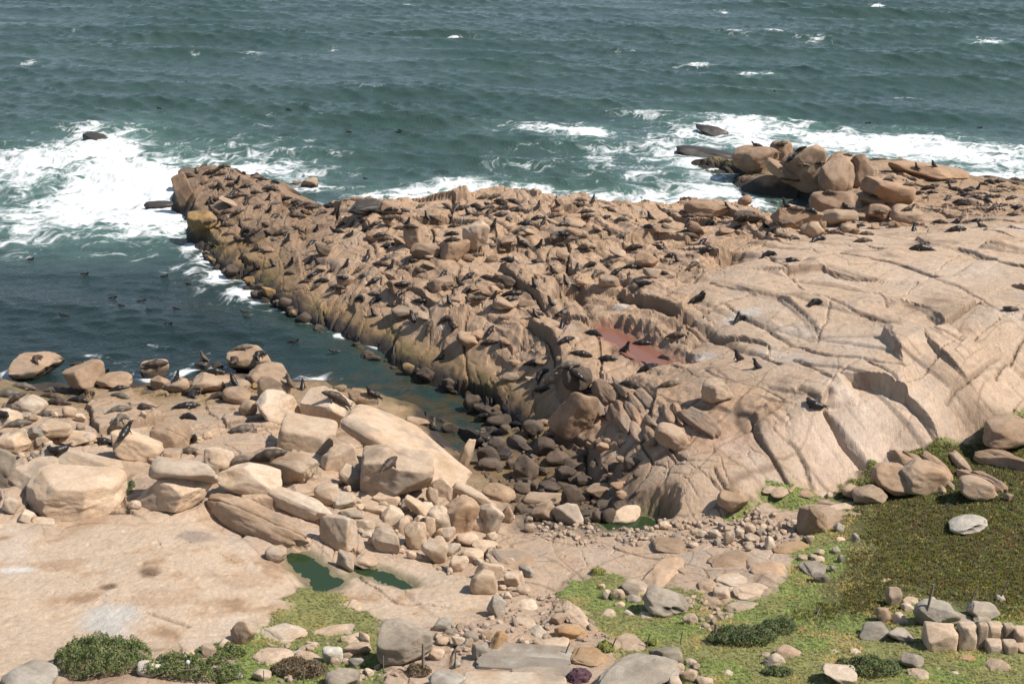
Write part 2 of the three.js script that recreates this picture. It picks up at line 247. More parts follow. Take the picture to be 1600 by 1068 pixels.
  h += land * rock * ((.05 + .09 * (rg + cl)) * (rid * rid - .4) * (1 - sl * .6) + (.02 + .05 * (rg + cl) + .015 * sh) * n2(x * 1.9, z * 1.9) + .02 * n2(x * 5.1, z * 5.1) + sl * (.02 * n2(x * 2.7, z * 2.7) - .05 * sstep(.55, .8, n2(x * 1.1 + 9, z * 1.6))));
  h += gr * (.10 * n2(x * .5, z * .5) + .05 * n2(x * 1.6, z * 1.6) + .025 * n2(x * 5, z * 5));
  // the shore: rock stands up out of the water in a low step
  if (h > -.8 && h < 2.5) h += .5 * sstep(-.35, .25, h) * (1 - sstep(.6, 2.5, h)) * rock;
  for (const p of POOLS) { const s = p.at(x, z); if (s > -3) { const n = s + n2(x * 1.3, z * 1.3) * .3 + n2(x * 4, z * 4) * .1; h = n > 0 ? p.lv - .02 - .3 * sstep(0, .9, n) : mix(h, p.lv - .16 * n, sstep(-1.1, 0, n)); } }
  if (W) { W.rg = rg; W.bs = bs; W.cl = cl; W.sl = sl; W.sh = sh; W.gr = gr; W.e = e; W.far = far; W.to = to; }
  return h;
}

// ------------------------------------------------------------------ procedural textures
function dataTex(w, h, fill, srgb) {
  const d = new Uint8Array(w * h * 4); fill(d);
  const t = new THREE.DataTexture(d, w, h); t.magFilter = t.minFilter = THREE.LinearFilter; t.wrapS = t.wrapT = THREE.RepeatWrapping; if (srgb) t.colorSpace = THREE.SRGBColorSpace; t.needsUpdate = true; return t;
}
function tileNoise(n, seed, freqs) {                                    // sum of periodic gradient noises, n x n, about -1..1
  const o = new Float32Array(n * n);
  for (const [f, a, ridge] of freqs) {
    const r = RNG(seed * 911 + f), g = new Float32Array(f * f * 2); for (let i = 0; i < f * f; i++) { const t = r() * 6.2832; g[2 * i] = Math.cos(t); g[2 * i + 1] = Math.sin(t); }
    for (let y = 0; y < n; y++) { const fy = y / n * f, yi = Math.floor(fy), v = fy - yi, sv = v * v * v * (v * (v * 6 - 15) + 10), y1 = (yi + 1) % f;
      for (let x = 0; x < n; x++) { const fx = x / n * f, xi = Math.floor(fx), u = fx - xi, su_ = u * u * u * (u * (u * 6 - 15) + 10), x1 = (xi + 1) % f;
        const D = (X, Y, dx, dy) => { const i = 2 * (Y * f + X); return g[i] * dx + g[i + 1] * dy; };
        const a0 = D(xi, yi, u, v), b0 = D(x1, yi, u - 1, v), c0 = D(xi, y1, u, v - 1), d0 = D(x1, y1, u - 1, v - 1);
        let k = 1.5 * (a0 + (b0 - a0) * su_ + (c0 + (d0 - c0) * su_ - a0 - (b0 - a0) * su_) * sv); if (ridge) k = 1 - 2 * Math.abs(k); o[y * n + x] += a * k; } }
  }
  return o;
}
const grainN = tileNoise(1024, 5, [[8, .25], [24, .3], [64, .3], [150, .35], [340, .45]]), pitN = tileNoise(1024, 9, [[12, .3], [40, .5, 1], [90, .4], [256, .5]]);
const grainMap = dataTex(1024, 1024, d => { for (let i = 0; i < 1048576; i++) { const g = clamp(0.86 + 0.24 * grainN[i] - (pitN[i] < -.7 ? .26 : 0), 0.2, 1); const v = Math.round(255 * Math.pow(g, 1 / 2.2)); d[4 * i] = d[4 * i + 1] = d[4 * i + 2] = v; d[4 * i + 3] = 255; } }, true);
const grainBump = dataTex(1024, 1024, d => { for (let i = 0; i < 1048576; i++) { const v = clamp(Math.round(128 + 60 * (.6 * pitN[i] + .5 * grainN[i])), 0, 255); d[4 * i] = d[4 * i + 1] = d[4 * i + 2] = v; d[4 * i + 3] = 255; } });
const TILE = 3.2;
const rockMat = new THREE.MeshStandardMaterial({ vertexColors: true, roughness: 0.92, map: grainMap, bumpMap: grainBump, bumpScale: 0.12 });
const cragMat = rockMat.clone(); cragMat.flatShading = true;                // broken rock: every little face keeps its own edge
const soilMat = new THREE.MeshStandardMaterial({ vertexColors: true, roughness: 1, map: grainMap, bumpMap: grainBump, bumpScale: 0.06 });

// ------------------------------------------------------------------ ground: two sheets of the same land, finer where it is nearer
const C = (r, g, b) => [r, g, b];
const COL = { ridge: C(.43, .29, .185), slab: C(.59, .45, .32), shelf: C(.49, .355, .245), big: C(.56, .41, .285), pale: C(.60, .49, .39), orange: C(.46, .29, .165), grey: C(.33, .29, .25), pink: C(.43, .27, .20), guano: C(.66, .62, .57), stainAndShade: C(.2, .135, .085), wet: C(.045, .035, .027), ochre: C(.22, .135, .045), moss: C(.13, .115, .035), brown: C(.19, .125, .08), soil: C(.21, .165, .10), sod: C(.20, .205, .07), lush: C(.17, .21, .06), dry: C(.27, .23, .115), mat: C(.08, .075, .02), bed: C(.05, .055, .03) };
const lerpC = (o, c, t) => { if (t > 0) { t = Math.min(t, 1); o[0] += (c[0] - o[0]) * t; o[1] += (c[1] - o[1]) * t; o[2] += (c[2] - o[2]) * t; } };
const PATCHES = [[172, 962, 1.5, 1.6, [.55, .52, .47], .85], [178, 985, .9, 1.5, [.56, .53, .48], .7], [235, 893, .6, .7, [.16, .10, .06], .9], [170, 915, .5, .4, [.15, .10, .06], .9], [90, 882, 1.6, .9, [.43, .27, .16], .6], [310, 838, 1, 1, [.24, .19, .16], .6], [380, 905, 1.6, 1, [.42, .27, .17], .5], [250, 935, 1.8, 1, [.45, .29, .18], .5], [25, 890, 1.1, .4, [.7, .68, .64], .7], [1330, 640, 1.2, 1.2, [.32, .25, .2], .6], [1300, 690, 3, 3, [.6, .47, .37], .45], [1345, 660, 2.6, 3, [.6, .47, .36], .4], [1400, 640, 3, 3, [.6, .47, .36], .4], [1160, 490, 1.6, 1, [.62, .58, .52], .6], [1330, 530, 3, 3, [.6, .47, .36], .4], [1480, 430, 5, 5, [.6, .47, .36], .4], [975, 470, .8, 1, [.62, .58, .54], .7], [1090, 560, 1.4, 1, [.55, .5, .45], .7]].map(([px, py, rx, rz, c, a]) => { const [x, z] = onBase(px, py); return { x, z, rx, rz, c, a }; });
const tipZ = ZN.tip, creekZ = ZN.creek, sucZ = ZN.succulent;
function groundColor(x, z, h, slope, W, o) {
  const m1 = fbm(x * .12, z * .12, 4), m2 = fbm(x * .35 + 40, z * .35, 4), m3 = fbm(x * 1.1, z * 1.1 + 80, 3), dir = fbm((x * .54 + z * .84) * .12, (-x * .84 + z * .54) * .5, 3);
  o[0] = COL.shelf[0]; o[1] = COL.shelf[1]; o[2] = COL.shelf[2];
  lerpC(o, COL.ridge, Math.max(W.rg, W.cl, W.far)); lerpC(o, COL.big, W.bs); lerpC(o, COL.slab, W.sl);
  lerpC(o, COL.pale, sstep(.05, .5, m1 + dir * .6) * (.35 + .45 * W.bs + .3 * W.sl) * (1 - .7 * W.rg));
  lerpC(o, COL.orange, sstep(.05, .42, m2) * (.4 + .4 * W.sl) * (1 - .4 * W.bs));
  lerpC(o, COL.grey, sstep(.1, .5, -m2 + m3 * .4) * .4 * (1 - W.sl * .5));
  lerpC(o, COL.stainAndShade, sstep(.16, .5, -m1 + m3 * .3 + dir * .35) * (.35 + .3 * W.bs + .2 * W.rg) * (1 - .55 * W.sl));
  lerpC(o, COL.stainAndShade, W.sl * sstep(.3, .5, m2 + m3 * .35) * .45); lerpC(o, COL.pink, W.cl * sstep(0, .4, m1) * .5);
  lerpC(o, COL.brown, sstep(-1, 4, tipZ.at(x, z)) * .6);
  lerpC(o, COL.guano, W.rg * sstep(.46, .6, m3 + .35 * m2) * .5);
  lerpC(o, COL.stainAndShade, sstep(.6, 1.3, slope) * .22);  // steeper ground takes the dark brown tone
  lerpC(o, COL.stainAndShade, Math.exp(-((W.e / .13) ** 2)) * .72 * (1 - W.sl * .8));  // shade of fine cracks and ledge drops, painted into the rock colour
  lerpC(o, COL.stainAndShade, (W.cr || 0) * .75);  // carved grooves get painted shade on top of their depth
  for (const p of PATCHES) { const d = Math.hypot((x - p.x) / p.rx, (z - p.z) / p.rz); if (d < 1.6) lerpC(o, p.c, (1 - sstep(.55, 1.25, d + m3 * .5 + m2 * .3)) * p.a); }
  const cz = creekZ.at(x, z); if (cz > -3) lerpC(o, C(.085, .065, .048), sstep(-1.5, 1, cz + m2 * 2) * .85);
  for (const p of POOLS) { const d = p.at(x, z) + .35 * m3; if (d > -1.2 && d < 1) lerpC(o, p.look === 'red' ? [.26, .12, .08] : [.13, .12, .05], sstep(-.9, -.1, d) * (1 - .5 * W.gr) * .75); }
  const sea = h + .5 * m2 + .3 * m3;
  lerpC(o, COL.ochre, (1 - sstep(1.3, 3, sea)) * .65 * (z > -150 ? 1 : .4)); lerpC(o, COL.moss, (1 - sstep(.9, 2.2, sea)) * sstep(-.1, .3, m1) * .8); lerpC(o, COL.wet, 1 - sstep(.7, 1.6, sea + .6 * m1));
  if (W.gr > 0) { const q = [...COL.sod]; lerpC(q, COL.lush, sstep(-.1, .4, m1)); lerpC(q, COL.dry, sstep(0, .5, m2 - .1) * .8); lerpC(q, COL.soil, sstep(.25, .5, -m2) * .6); const s = sucZ.at(x, z); if (s > -3) lerpC(q, COL.mat, sstep(-1.4, .6, s + m2 * 2) * .95); lerpC(o, q, W.gr); }
  const w = 1.02 + .2 * m3 + .09 * n2(x * 3.7, z * 3.7) + .06 * n2(x * 8.3, z * 8.3); o[0] *= w; o[1] *= w; o[2] *= w;
}
const sheets = [{ x0: -50, x1: 50, z0: -92, z1: -40, dx: .085, dz: .105 }, { x0: -80, x1: 80, z0: -206, z1: -92, dx: .13, dz: .22 }];
for (const s of sheets) {
  s.nx = Math.round((s.x1 - s.x0) / s.dx) + 1; s.nz = Math.round((s.z1 - s.z0) / s.dz) + 1; s.dx = (s.x1 - s.x0) / (s.nx - 1); s.dz = (s.z1 - s.z0) / (s.nz - 1);
  const N = s.nx * s.nz, H = s.H = new Float32Array(N), carve = new Float32Array(N), info = s.info = new Float32Array(N * 9), W = {};
  s.used = new Uint8Array(N);
  for (let j = 0; j < s.nz; j++) { const z = s.z0 + j * s.dz, lim = 12 - z * .40; for (let i = 0; i < s.nx; i++) { const x = s.x0 + i * s.dx, k = j * s.nx + i; if (Math.abs(x) > lim || base(x, z) < -2.2) { H[k] = -2.5; continue; } s.used[k] = 1; H[k] = rawHeight(x, z, W); const q = k * 9; info[q] = W.rg; info[q + 1] = W.bs; info[q + 2] = W.cl; info[q + 3] = W.sl; info[q + 4] = W.sh; info[q + 5] = W.gr; info[q + 6] = W.e; info[q + 7] = W.far; } }
  for (const c of CRACKS) for (let a = 1; a < c.pts.length; a++) {
    const [ax, az] = c.pts[a - 1], [bx, bz] = c.pts[a], r = c.w * 2 + .6, ex = bx - ax, ez = bz - az, l2 = ex * ex + ez * ez;
    const i0 = Math.max(0, Math.ceil((Math.min(ax, bx) - r - s.x0) / s.dx)), i1 = Math.min(s.nx - 1, Math.floor((Math.max(ax, bx) + r - s.x0) / s.dx)), j0 = Math.max(0, Math.ceil((Math.min(az, bz) - r - s.z0) / s.dz)), j1 = Math.min(s.nz - 1, Math.floor((Math.max(az, bz) + r - s.z0) / s.dz));
    for (let j = j0; j <= j1; j++) for (let i = i0; i <= i1; i++) {
      let x = s.x0 + i * s.dx, z = s.z0 + j * s.dz; const k = j * s.nx + i, a1 = n2(x * .5, z * .5) * (.1 + c.w * .2) + .06 * n2(x * 3, z * 3), a2 = n2(x * .5 + 50, z * .5) * (.1 + c.w * .2) + .06 * n2(x * 3 + 20, z * 3); x += a1; z += a2;
      const t = clamp(((x - ax) * ex + (z - az) * ez) / l2, 0, 1), d = Math.hypot(x - ax - ex * t, z - az - ez * t), v = c.d * Math.pow(Math.max(0, 1 - d / (c.w * .75)), 1.6) * (.8 + .35 * n2(x * .5, z * .5 + 20)); if (v > carve[k]) carve[k] = v;
    }
  }
  for (let k = 0; k < N; k++) if (carve[k] && H[k] > -1) { H[k] -= carve[k]; info[k * 9 + 8] = Math.min(1, carve[k] * 4); }
}
function ground(x, z) {                                                  // height of the finished land
  for (const s of sheets) { if (z < s.z0 || z > s.z1 || x < s.x0 || x > s.x1) continue; const gx = Math.min((x - s.x0) / s.dx, s.nx - 1.001), gz = Math.min((z - s.z0) / s.dz, s.nz - 1.001), i = Math.floor(gx), j = Math.floor(gz), u = gx - i, v = gz - j, k = j * s.nx + i, H = s.H; return mix(mix(H[k], H[k + 1], u), mix(H[k + s.nx], H[k + s.nx + 1], u), v); }
  return base(x, z);
}
const KIND = ['rock_ridge', 'rock_shelf', 'ground'];
for (const s of sheets) {
  const { nx, nz, H, info, used } = s, N = nx * nz, pos = new Float32Array(N * 3), nor = new Float32Array(N * 3), col = new Float32Array(N * 3), uv = new Float32Array(N * 2), W = {}, o = [0, 0, 0], kind = new Uint8Array(N);
  for (let j = 0; j < nz; j++) for (let i = 0; i < nx; i++) {
    const k = j * nx + i, x = s.x0 + i * s.dx, z = s.z0 + j * s.dz, q = k * 9;
    pos[3 * k] = x; pos[3 * k + 1] = H[k]; pos[3 * k + 2] = z; uv[2 * k] = x / TILE; uv[2 * k + 1] = (-z - H[k] * .8) / TILE;
    if (!used[k]) { nor[3 * k + 1] = 1; continue; }
    const hx = (H[i < nx - 1 ? k + 1 : k] - H[i > 0 ? k - 1 : k]) / (s.dx * (i > 0 && i < nx - 1 ? 2 : 1)), hz = (H[j < nz - 1 ? k + nx : k] - H[j > 0 ? k - nx : k]) / (s.dz * (j > 0 && j < nz - 1 ? 2 : 1)), l = 1 / Math.sqrt(1 + hx * hx + hz * hz);
    nor[3 * k] = -hx * l; nor[3 * k + 1] = l; nor[3 * k + 2] = -hz * l;
    W.rg = info[q]; W.bs = info[q + 1]; W.cl = info[q + 2]; W.sl = info[q + 3]; W.sh = info[q + 4]; W.gr = info[q + 5]; W.e = info[q + 6]; W.far = info[q + 7]; W.cr = info[q + 8];
    groundColor(x, z, H[k], Math.hypot(hx, hz), W, o); col[3 * k] = o[0]; col[3 * k + 1] = o[1]; col[3 * k + 2] = o[2];
    kind[k] = W.gr > .5 ? 2 : Math.max(W.rg, W.cl, W.bs, W.far) > .4 || z < -101 && x > -20 ? 0 : 1;
  }
  const idx = [[], [], []];
  for (let j = 0; j < nz - 1; j++) for (let i = 0; i < nx - 1; i++) {
    const a = j * nx + i, b = a + 1, c = a + nx, d = c + 1; if (!(used[a] && used[b] && used[c] && used[d])) continue; if (Math.max(H[a], H[b], H[c], H[d]) < -.9) continue;
    const K = idx[kind[a]]; if (Math.abs(H[a] - H[d]) < Math.abs(H[b] - H[c])) K.push(a, c, d, a, d, b); else K.push(a, c, b, b, c, d);
  }
  idx.forEach((ix, t) => {
    if (!ix.length) return; const map = new Int32Array(N).fill(-1); let n = 0; const order = [];
    const out = new Uint32Array(ix.length); for (let i = 0; i < ix.length; i++) { const v = ix[i]; if (map[v] < 0) { map[v] = n++; order.push(v); } out[i] = map[v]; }
    const take = (src, w) => { const r = new Float32Array(n * w); order.forEach((v, i) => { for (let c = 0; c < w; c++) r[i * w + c] = src[v * w + c]; }); return new THREE.BufferAttribute(r, w); };
    const g = new THREE.BufferGeometry(); g.setAttribute('position', take(pos, 3)); g.setAttribute('normal', take(nor, 3)); g.setAttribute('color', take(col, 3)); g.setAttribute('uv', take(uv, 2)); g.setIndex(new THREE.BufferAttribute(out, 1));
    const m = put(new THREE.Mesh(g, t === 2 ? soilMat : cragMat), KIND[t]); m.userData.kind = 'structure';
  });
}
function slopeAt(x, z, r = .5) { return new THREE.Vector3(-(ground(x + r, z) - ground(x - r, z)) / (2 * r), 1, -(ground(x, z + r) - ground(x, z - r)) / (2 * r)).normalize(); }

// ------------------------------------------------------------------ sea
function waveSet(n, seed) { const r = RNG(seed), a = []; for (let i = 0; i < n; i++) { const L = i < 5 ? 17 + 12 * r() : i < 14 ? 6.5 + 6 * r() : 1.5 + 3 * r() * r(), th = 1.92 + (r() - .5) * (i < 5 ? .5 : i < 14 ? 1 : 1.5), k = 6.2832 / L; a.push([k * Math.cos(th), k * Math.sin(th), (i < 5 ? .0125 : i < 14 ? .0105 : .0125) * L * (.6 + .8 * r()), r() * 6.28]); } return a; }
const WAVES = waveSet(46, 4242);
const shelter = zone('-200 400;60 395;260 400;330 420;440 480;560 560;760 640;760 720;500 640;-200 640', 0, 16);   // calmer water in the cove
function seaState(x, z) { const calm = 1 - .62 * sstep(-8, 6, shelter.at(x, z)); return calm; }
function wave(x, z, out) { let h = 0, dx = 0, dz = 0; const gust = .75 + .5 * n2(x * .02, z * .03), a0 = seaState(x, z) * gust; for (const [kx, kz, A, p] of WAVES) { const ph = kx * x + kz * z + p, s = Math.sin(ph), c = Math.cos(ph), k = Math.hypot(kx, kz); h += A * (c + .22 * Math.cos(2 * ph)); dx -= kx / k * A * s * .8; dz -= kz / k * A * s * .8; } out[0] = dx * a0; out[1] = h * a0; out[2] = dz * a0; return out; }
// where the water is white: [x, y, half width, half height, turn, strength] in the photograph, laid on the sea level
const FOAM = `60 255 95 34 -6 1.1;150 235 60 30 0 1.2;175 290 105 48 8 1.25;120 330 130 32 4 .85;230 340 80 36 0 1.1;250 300 50 40 0 1.2;40 350 90 30 -4 .6;30 378 70 12 0 .55;270 360 36 24 30 1;205 240 26 12 0 .9;130 205 34 10 0 .7
330 248 70 18 0 .42;400 262 95 20 4 .75;450 275 50 14 0 .6;395 232 70 14 0 .3;480 295 40 12 10 .7;560 310 40 10 0 .5;640 303 60 12 0 .95;720 296 60 12 0 .9;690 288 26 9 0 .7;800 302 70 10 4 .95;870 310 40 10 0 1;590 312 50 10 0 .8;930 312 40 12 0 .8;1000 312 60 12 0 1;1060 316 50 10 0 .8
300 385 16 10 30 1.1;318 402 18 8 32 1.1;342 427 20 8 32 1.2;368 450 20 7 28 1.2;440 480 18 5 25 .7;475 505 16 4 25 .6;325 405 26 16 32 1;350 432 34 15 30 1;385 458 34 11 18 1.1;412 466 24 8 0 1;330 430 34 20 0 .45;275 415 18 8 -20 .5;530 530 16 7 25 .8;585 550 16 5 20 .7;290 395 16 14 0 .9
20 578 26 9 0 .9;135 556 16 6 0 .7;228 590 22 11 -20 .7;282 580 14 9 0 .9;350 572 20 8 0 .6;490 592 24 7 10 .55;300 570 14 14 0 .5;210 560 40 16 20 .22
835 190 50 8 8 .5;860 203 60 7 4 .8;915 208 38 11 3 1.4;850 196 30 6 0 .7;985 178 32 5 0 .55;1020 178 26 4 6 .5;1095 102 28 4 0 .8;1180 117 30 3 4 .7;1140 50 20 4 0 .6;1272 60 20 4 0 .5;1550 68 30 4 0 .9;1555 60 24 4 0 .4;1130 17 9 3 0 .7;1415 148 18 3 6 .6;705 56 22 2 0 .7;640 8 10 2 0 .5;1370 5 14 2 0 .7;1205 47 20 2 0 .8;580 140 20 3 10 .4;300 88 6 2 0 .6;415 178 8 3 0 .7;500 182 8 3 0 .6;410 195 14 4 0 .5;520 73 8 2 0 .6;970 82 14 3 0 .4;1520 15 20 2 0 .5;1580 165 14 3 0 .5;160 245 10 4 0 .4;45 97 8 3 0 .4;112 48 5 2 0 .5;390 87 18 4 -10 .4
1090 210 70 22 0 .75;1150 200 70 18 0 1;1230 205 60 14 6 .85;1180 225 50 14 0 1;1300 222 70 14 6 1;1380 232 80 18 4 1.1;1440 222 70 16 6 .85;1500 240 90 20 6 .95;1560 250 70 16 8 .8;1560 275 60 12 8 1;1090 255 50 18 0 .85;1040 235 40 18 -10 .7;1000 262 60 22 0 .4;960 240 60 26 0 .35;1120 300 70 22 8 .85;1060 290 60 20 0 .65;1180 318 36 10 0 1;1200 250 40 14 0 .5;900 245 70 26 0 .22;820 250 70 22 0 .15;1330 205 30 8 0 .5;1245 188 26 6 6 .6;1190 188 40 6 0 .7;1340 262 30 8 0 1.1;1600 238 40 14 0 .8`.split(/[;\n]/).map(s => { const [x, y, w, h, a, v] = s.split(' ').map(Number), [cx, cz] = onLevel(x, y, 0), [ex] = onLevel(x + w, y, 0), [, ez] = onLevel(x, y + h, 0), [, e2] = onLevel(x, y - h, 0); return { cx, cz: (ez + e2) / 2, rx: ex - cx, rz: (ez - e2) / 2, a: a * R * .6, v }; });
const SURF = FOAM.filter(f => f.rx > 1.6 && f.v > .65 && f.cz < -110);
const milk = FOAM.filter(f => f.rx > 3.2);
const SEA = { x0: -150, x1: 150, z0: -392, z1: -60 }, SN = 2048;
const seaRough = new Uint8Array(SN * SN * 4);
const seaMap = dataTex(SN, SN, d => {
  const inten = new Float32Array(SN * SN), mk = new Float32Array(SN * SN), sx = SN / (SEA.x1 - SEA.x0), sz = SN / (SEA.z1 - SEA.z0);
  const splat = (list, buf, grow, gain) => { for (const f of list) { const r = Math.max(f.rx, f.rz) * grow * 1.6, c = Math.cos(f.a), s = Math.sin(f.a);
    const i0 = clamp(Math.floor((f.cx - r - SEA.x0) * sx), 0, SN - 1), i1 = clamp(Math.ceil((f.cx + r - SEA.x0) * sx), 0, SN - 1), j0 = clamp(Math.floor((f.cz - r - SEA.z0) * sz), 0, SN - 1), j1 = clamp(Math.ceil((f.cz + r - SEA.z0) * sz), 0, SN - 1);
    for (let j = j0; j <= j1; j++) for (let i = i0; i <= i1; i++) { const x = SEA.x0 + i / sx - f.cx, z = SEA.z0 + j / sz - f.cz, u = (x * c + z * s) / f.rx / grow, v = (-x * s + z * c) / f.rz / grow, q = u * u + v * v; if (q < 2.4) { const k = j * SN + i, w = f.v * gain * Math.exp(-q * 1.3); buf[k] = Math.max(buf[k], w) + .25 * Math.min(buf[k], w); } } } };
  splat(FOAM, inten, 1.15, 1); splat(milk, mk, 1.75, 1);
  for (let j = 0; j < SN; j++) for (let i = 0; i < SN; i++) {
    const k = j * SN + i, x = SEA.x0 + i / sx, z = SEA.z0 + j / sz;
    const v1 = fbm(x * .03, z * .05, 3), v2 = n2(x * .25, z * .5);
    let r = .036 + .010 * v1, g = .066 + .014 * v1 + .005 * v2, b = .057 + .008 * v1 + .003 * v2;
    const sh = sstep(-10, 8, shelter.at(x, z)); r = mix(r, .012, sh); g = mix(g, .024, sh); b = mix(b, .022, sh);
    if (z > -118 && x > -22 && x < 6) { const pn = fbm(x * .55, z * .55, 3), q = sstep(-1.9, -.3, base(x, z) + .7 * pn) * sstep(-118, -110, z) * sstep(-22, -13, x) * sstep(-.15, .3, pn + .12); r = mix(r, .07, q * .6); g = mix(g, .045, q * .6); b = mix(b, .016, q * .6); }
    let f = 0; const I = inten[k];
    if (I > .03) {
      const wx = x + 1.3 * n2(x * .3, z * .3), wz = z + 1.8 * n2(x * .3 + 9, z * .3);
      const st = fbm(wx * .22, wz * .5, 3), lace = 1 - Math.abs(n2(wx * .55, wz * .8)) * 1.5, lace2 = 1 - Math.abs(n2(wx * 1.3 + 7, wz * 1.9)) * 1.5, fine = n2(wx * 3.1, wz * 4.2);
      const lace3 = 1 - Math.abs(n2(wx * .9 + wz * .25, wz * 1.3 - 30)) * 1.7; f = sstep(.34, 1.12, I * .98 + st * .9 + (lace * .45 + lace2 * .3 + lace3 * .45 - .6) * .62 + fine * .2); f = Math.pow(f, .85) * (.86 + .14 * lace3);
    }
    const m = Math.min(mk[k], 1) * (.55 + .5 * v2 * .6); r = mix(r, .17, m * .5); g = mix(g, .30, m * .5); b = mix(b, .26, m * .5);
    r = mix(r, .70, f); g = mix(g, .72, f); b = mix(b, .72, f);
    const E = c => Math.round(255 * (c <= .0031308 ? c * 12.92 : 1.055 * Math.pow(c, 1 / 2.4) - .055));
    d[4 * k] = E(Math.max(r, 0)); d[4 * k + 1] = E(g); d[4 * k + 2] = E(b); d[4 * k + 3] = 255;
    const ro = Math.round(255 * mix(.07 + .1 * m, .85, f)); seaRough[4 * k] = seaRough[4 * k + 1] = seaRough[4 * k + 2] = ro; seaRough[4 * k + 3] = 255;
  }
}, true);
const seaRoughMap = dataTex(SN, SN, d => d.set(seaRough));
for (const t of [seaMap, seaRoughMap]) t.wrapS = t.wrapT = THREE.ClampToEdgeWrapping;
const ripN = tileNoise(1024, 21, [[5, .8], [11, .7], [23, .5, 1], [50, .35], [110, .22]]);
const ripple = dataTex(1024, 1024, d => { for (let i = 0; i < 1048576; i++) { const v = clamp(Math.round(128 + 52 * ripN[i]), 0, 255); d[4 * i] = d[4 * i + 1] = d[4 * i + 2] = v; d[4 * i + 3] = 255; } });
ripple.repeat.set(300 / 13, 332 / 9);
const seaMat = new THREE.MeshPhysicalMaterial({ map: seaMap, roughnessMap: seaRoughMap, roughness: 1, ior: 1.333, bumpMap: ripple, bumpScale: .2 });
{
  const zs = []; for (let z = SEA.z1; z > SEA.z0;) { zs.push(z); z -= clamp(.25 + (-z - 110) * .0022, .25, .7); } zs.push(SEA.z0);
  const nx = 860, nz = zs.length, pos = new Float32Array((nx + 1) * nz * 3), uv = new Float32Array((nx + 1) * nz * 2), w = [0, 0, 0], ix = [];
  for (let j = 0; j < nz; j++) for (let i = 0; i <= nx; i++) {
    const k = j * (nx + 1) + i, x = SEA.x0 + (SEA.x1 - SEA.x0) * i / nx, z = zs[j]; wave(x, z, w);
    let fo = 0; for (const f of SURF) { const dx = x - f.cx, dz = z - f.cz; if (Math.abs(dx) > 12 + f.rx * 2 || Math.abs(dz) > 12 + f.rz * 2) continue; const c = Math.cos(f.a), s = Math.sin(f.a), u = (dx * c + dz * s) / f.rx, v = (-dx * s + dz * c) / f.rz; fo = Math.max(fo, f.v * Math.exp(-(u * u + v * v) * 1.2)); }
    if (fo > .1) w[1] += fo * (.12 + .42 * (1 - Math.abs(n2(x * .35, z * .5)) * 1.6) + .22 * n2(x * 1.1, z * 1.3) + .1 * n2(x * 2.3, z * 2.6));
    const ed = Math.min(sstep(SEA.z0, SEA.z0 + 15, z), 1), b = z > -205 && Math.abs(x) < 80 ? base(x, z) : -5, sh = ed * (b > -4 ? .3 + .7 * sstep(-.5, -3.5, b) : 1);
    pos[3 * k] = x + w[0] * ed; pos[3 * k + 1] = w[1] * sh; pos[3 * k + 2] = z + w[2] * ed; uv[2 * k] = (x - SEA.x0) / (SEA.x1 - SEA.x0); uv[2 * k + 1] = (z - SEA.z0) / (SEA.z1 - SEA.z0);
  }
  for (let j = 0; j < nz - 1; j++) for (let i = 0; i < nx; i++) {
    const z = zs[j], x = SEA.x0 + 300 * i / nx; if (Math.abs(x) > -z * .42 + 14) continue; if (z > -205 && Math.abs(x) < 78 && base(x, z) > 1.2) continue;
    const a = j * (nx + 1) + i, b = a + 1, c = a + nx + 1, e = c + 1; ix.push(a, b, e, a, e, c);
  }
  const g = new THREE.BufferGeometry(); g.setAttribute('position', new THREE.BufferAttribute(pos, 3)); g.setAttribute('uv', new THREE.BufferAttribute(uv, 2)); g.setIndex(ix); g.computeVertexNormals();
  put(new THREE.Mesh(g, seaMat), 'sea').userData.kind = 'structure';
  const far = new THREE.Shape([new THREE.Vector2(-6000, 391), new THREE.Vector2(6000, 391), new THREE.Vector2(6000, 8000), new THREE.Vector2(-6000, 8000)]);
  const fg = new THREE.ShapeGeometry(far); fg.rotateX(-Math.PI / 2); const rp = ripple.clone(); rp.repeat.set(1 / 13, 1 / 9);
  put(new THREE.Mesh(fg, new THREE.MeshPhysicalMaterial({ color: new THREE.Color().setRGB(.036, .066, .057), roughness: .1, ior: 1.333, bumpMap: rp, bumpScale: .2 })), 'sea').userData.kind = 'structure';
}
const poolMat = { green: new THREE.MeshPhysicalMaterial({ color: new THREE.Color().setRGB(.022, .04, .016), roughness: .12, ior: 1.333 }), red: new THREE.MeshPhysicalMaterial({ color: new THREE.Color().setRGB(.19, .085, .058), roughness: .12, ior: 1.333 }) };
POOLS.forEach((p, i) => { const cx = p.poly.reduce((a, q) => a + q[0], 0) / p.poly.length, cz = p.poly.reduce((a, q) => a + q[1], 0) / p.poly.length; const g = new THREE.ShapeGeometry(new THREE.Shape(p.poly.map(q => new THREE.Vector2(cx + (q[0] - cx) * 1.0 + Math.sign(q[0] - cx) * .35, -(cz + (q[1] - cz) + Math.sign(q[1] - cz) * .35))))); g.rotateX(-Math.PI / 2); const m = put(new THREE.Mesh(g, poolMat[p.look]), 'pool'); m.position.y = p.lv; m.userData.kind = 'structure'; });

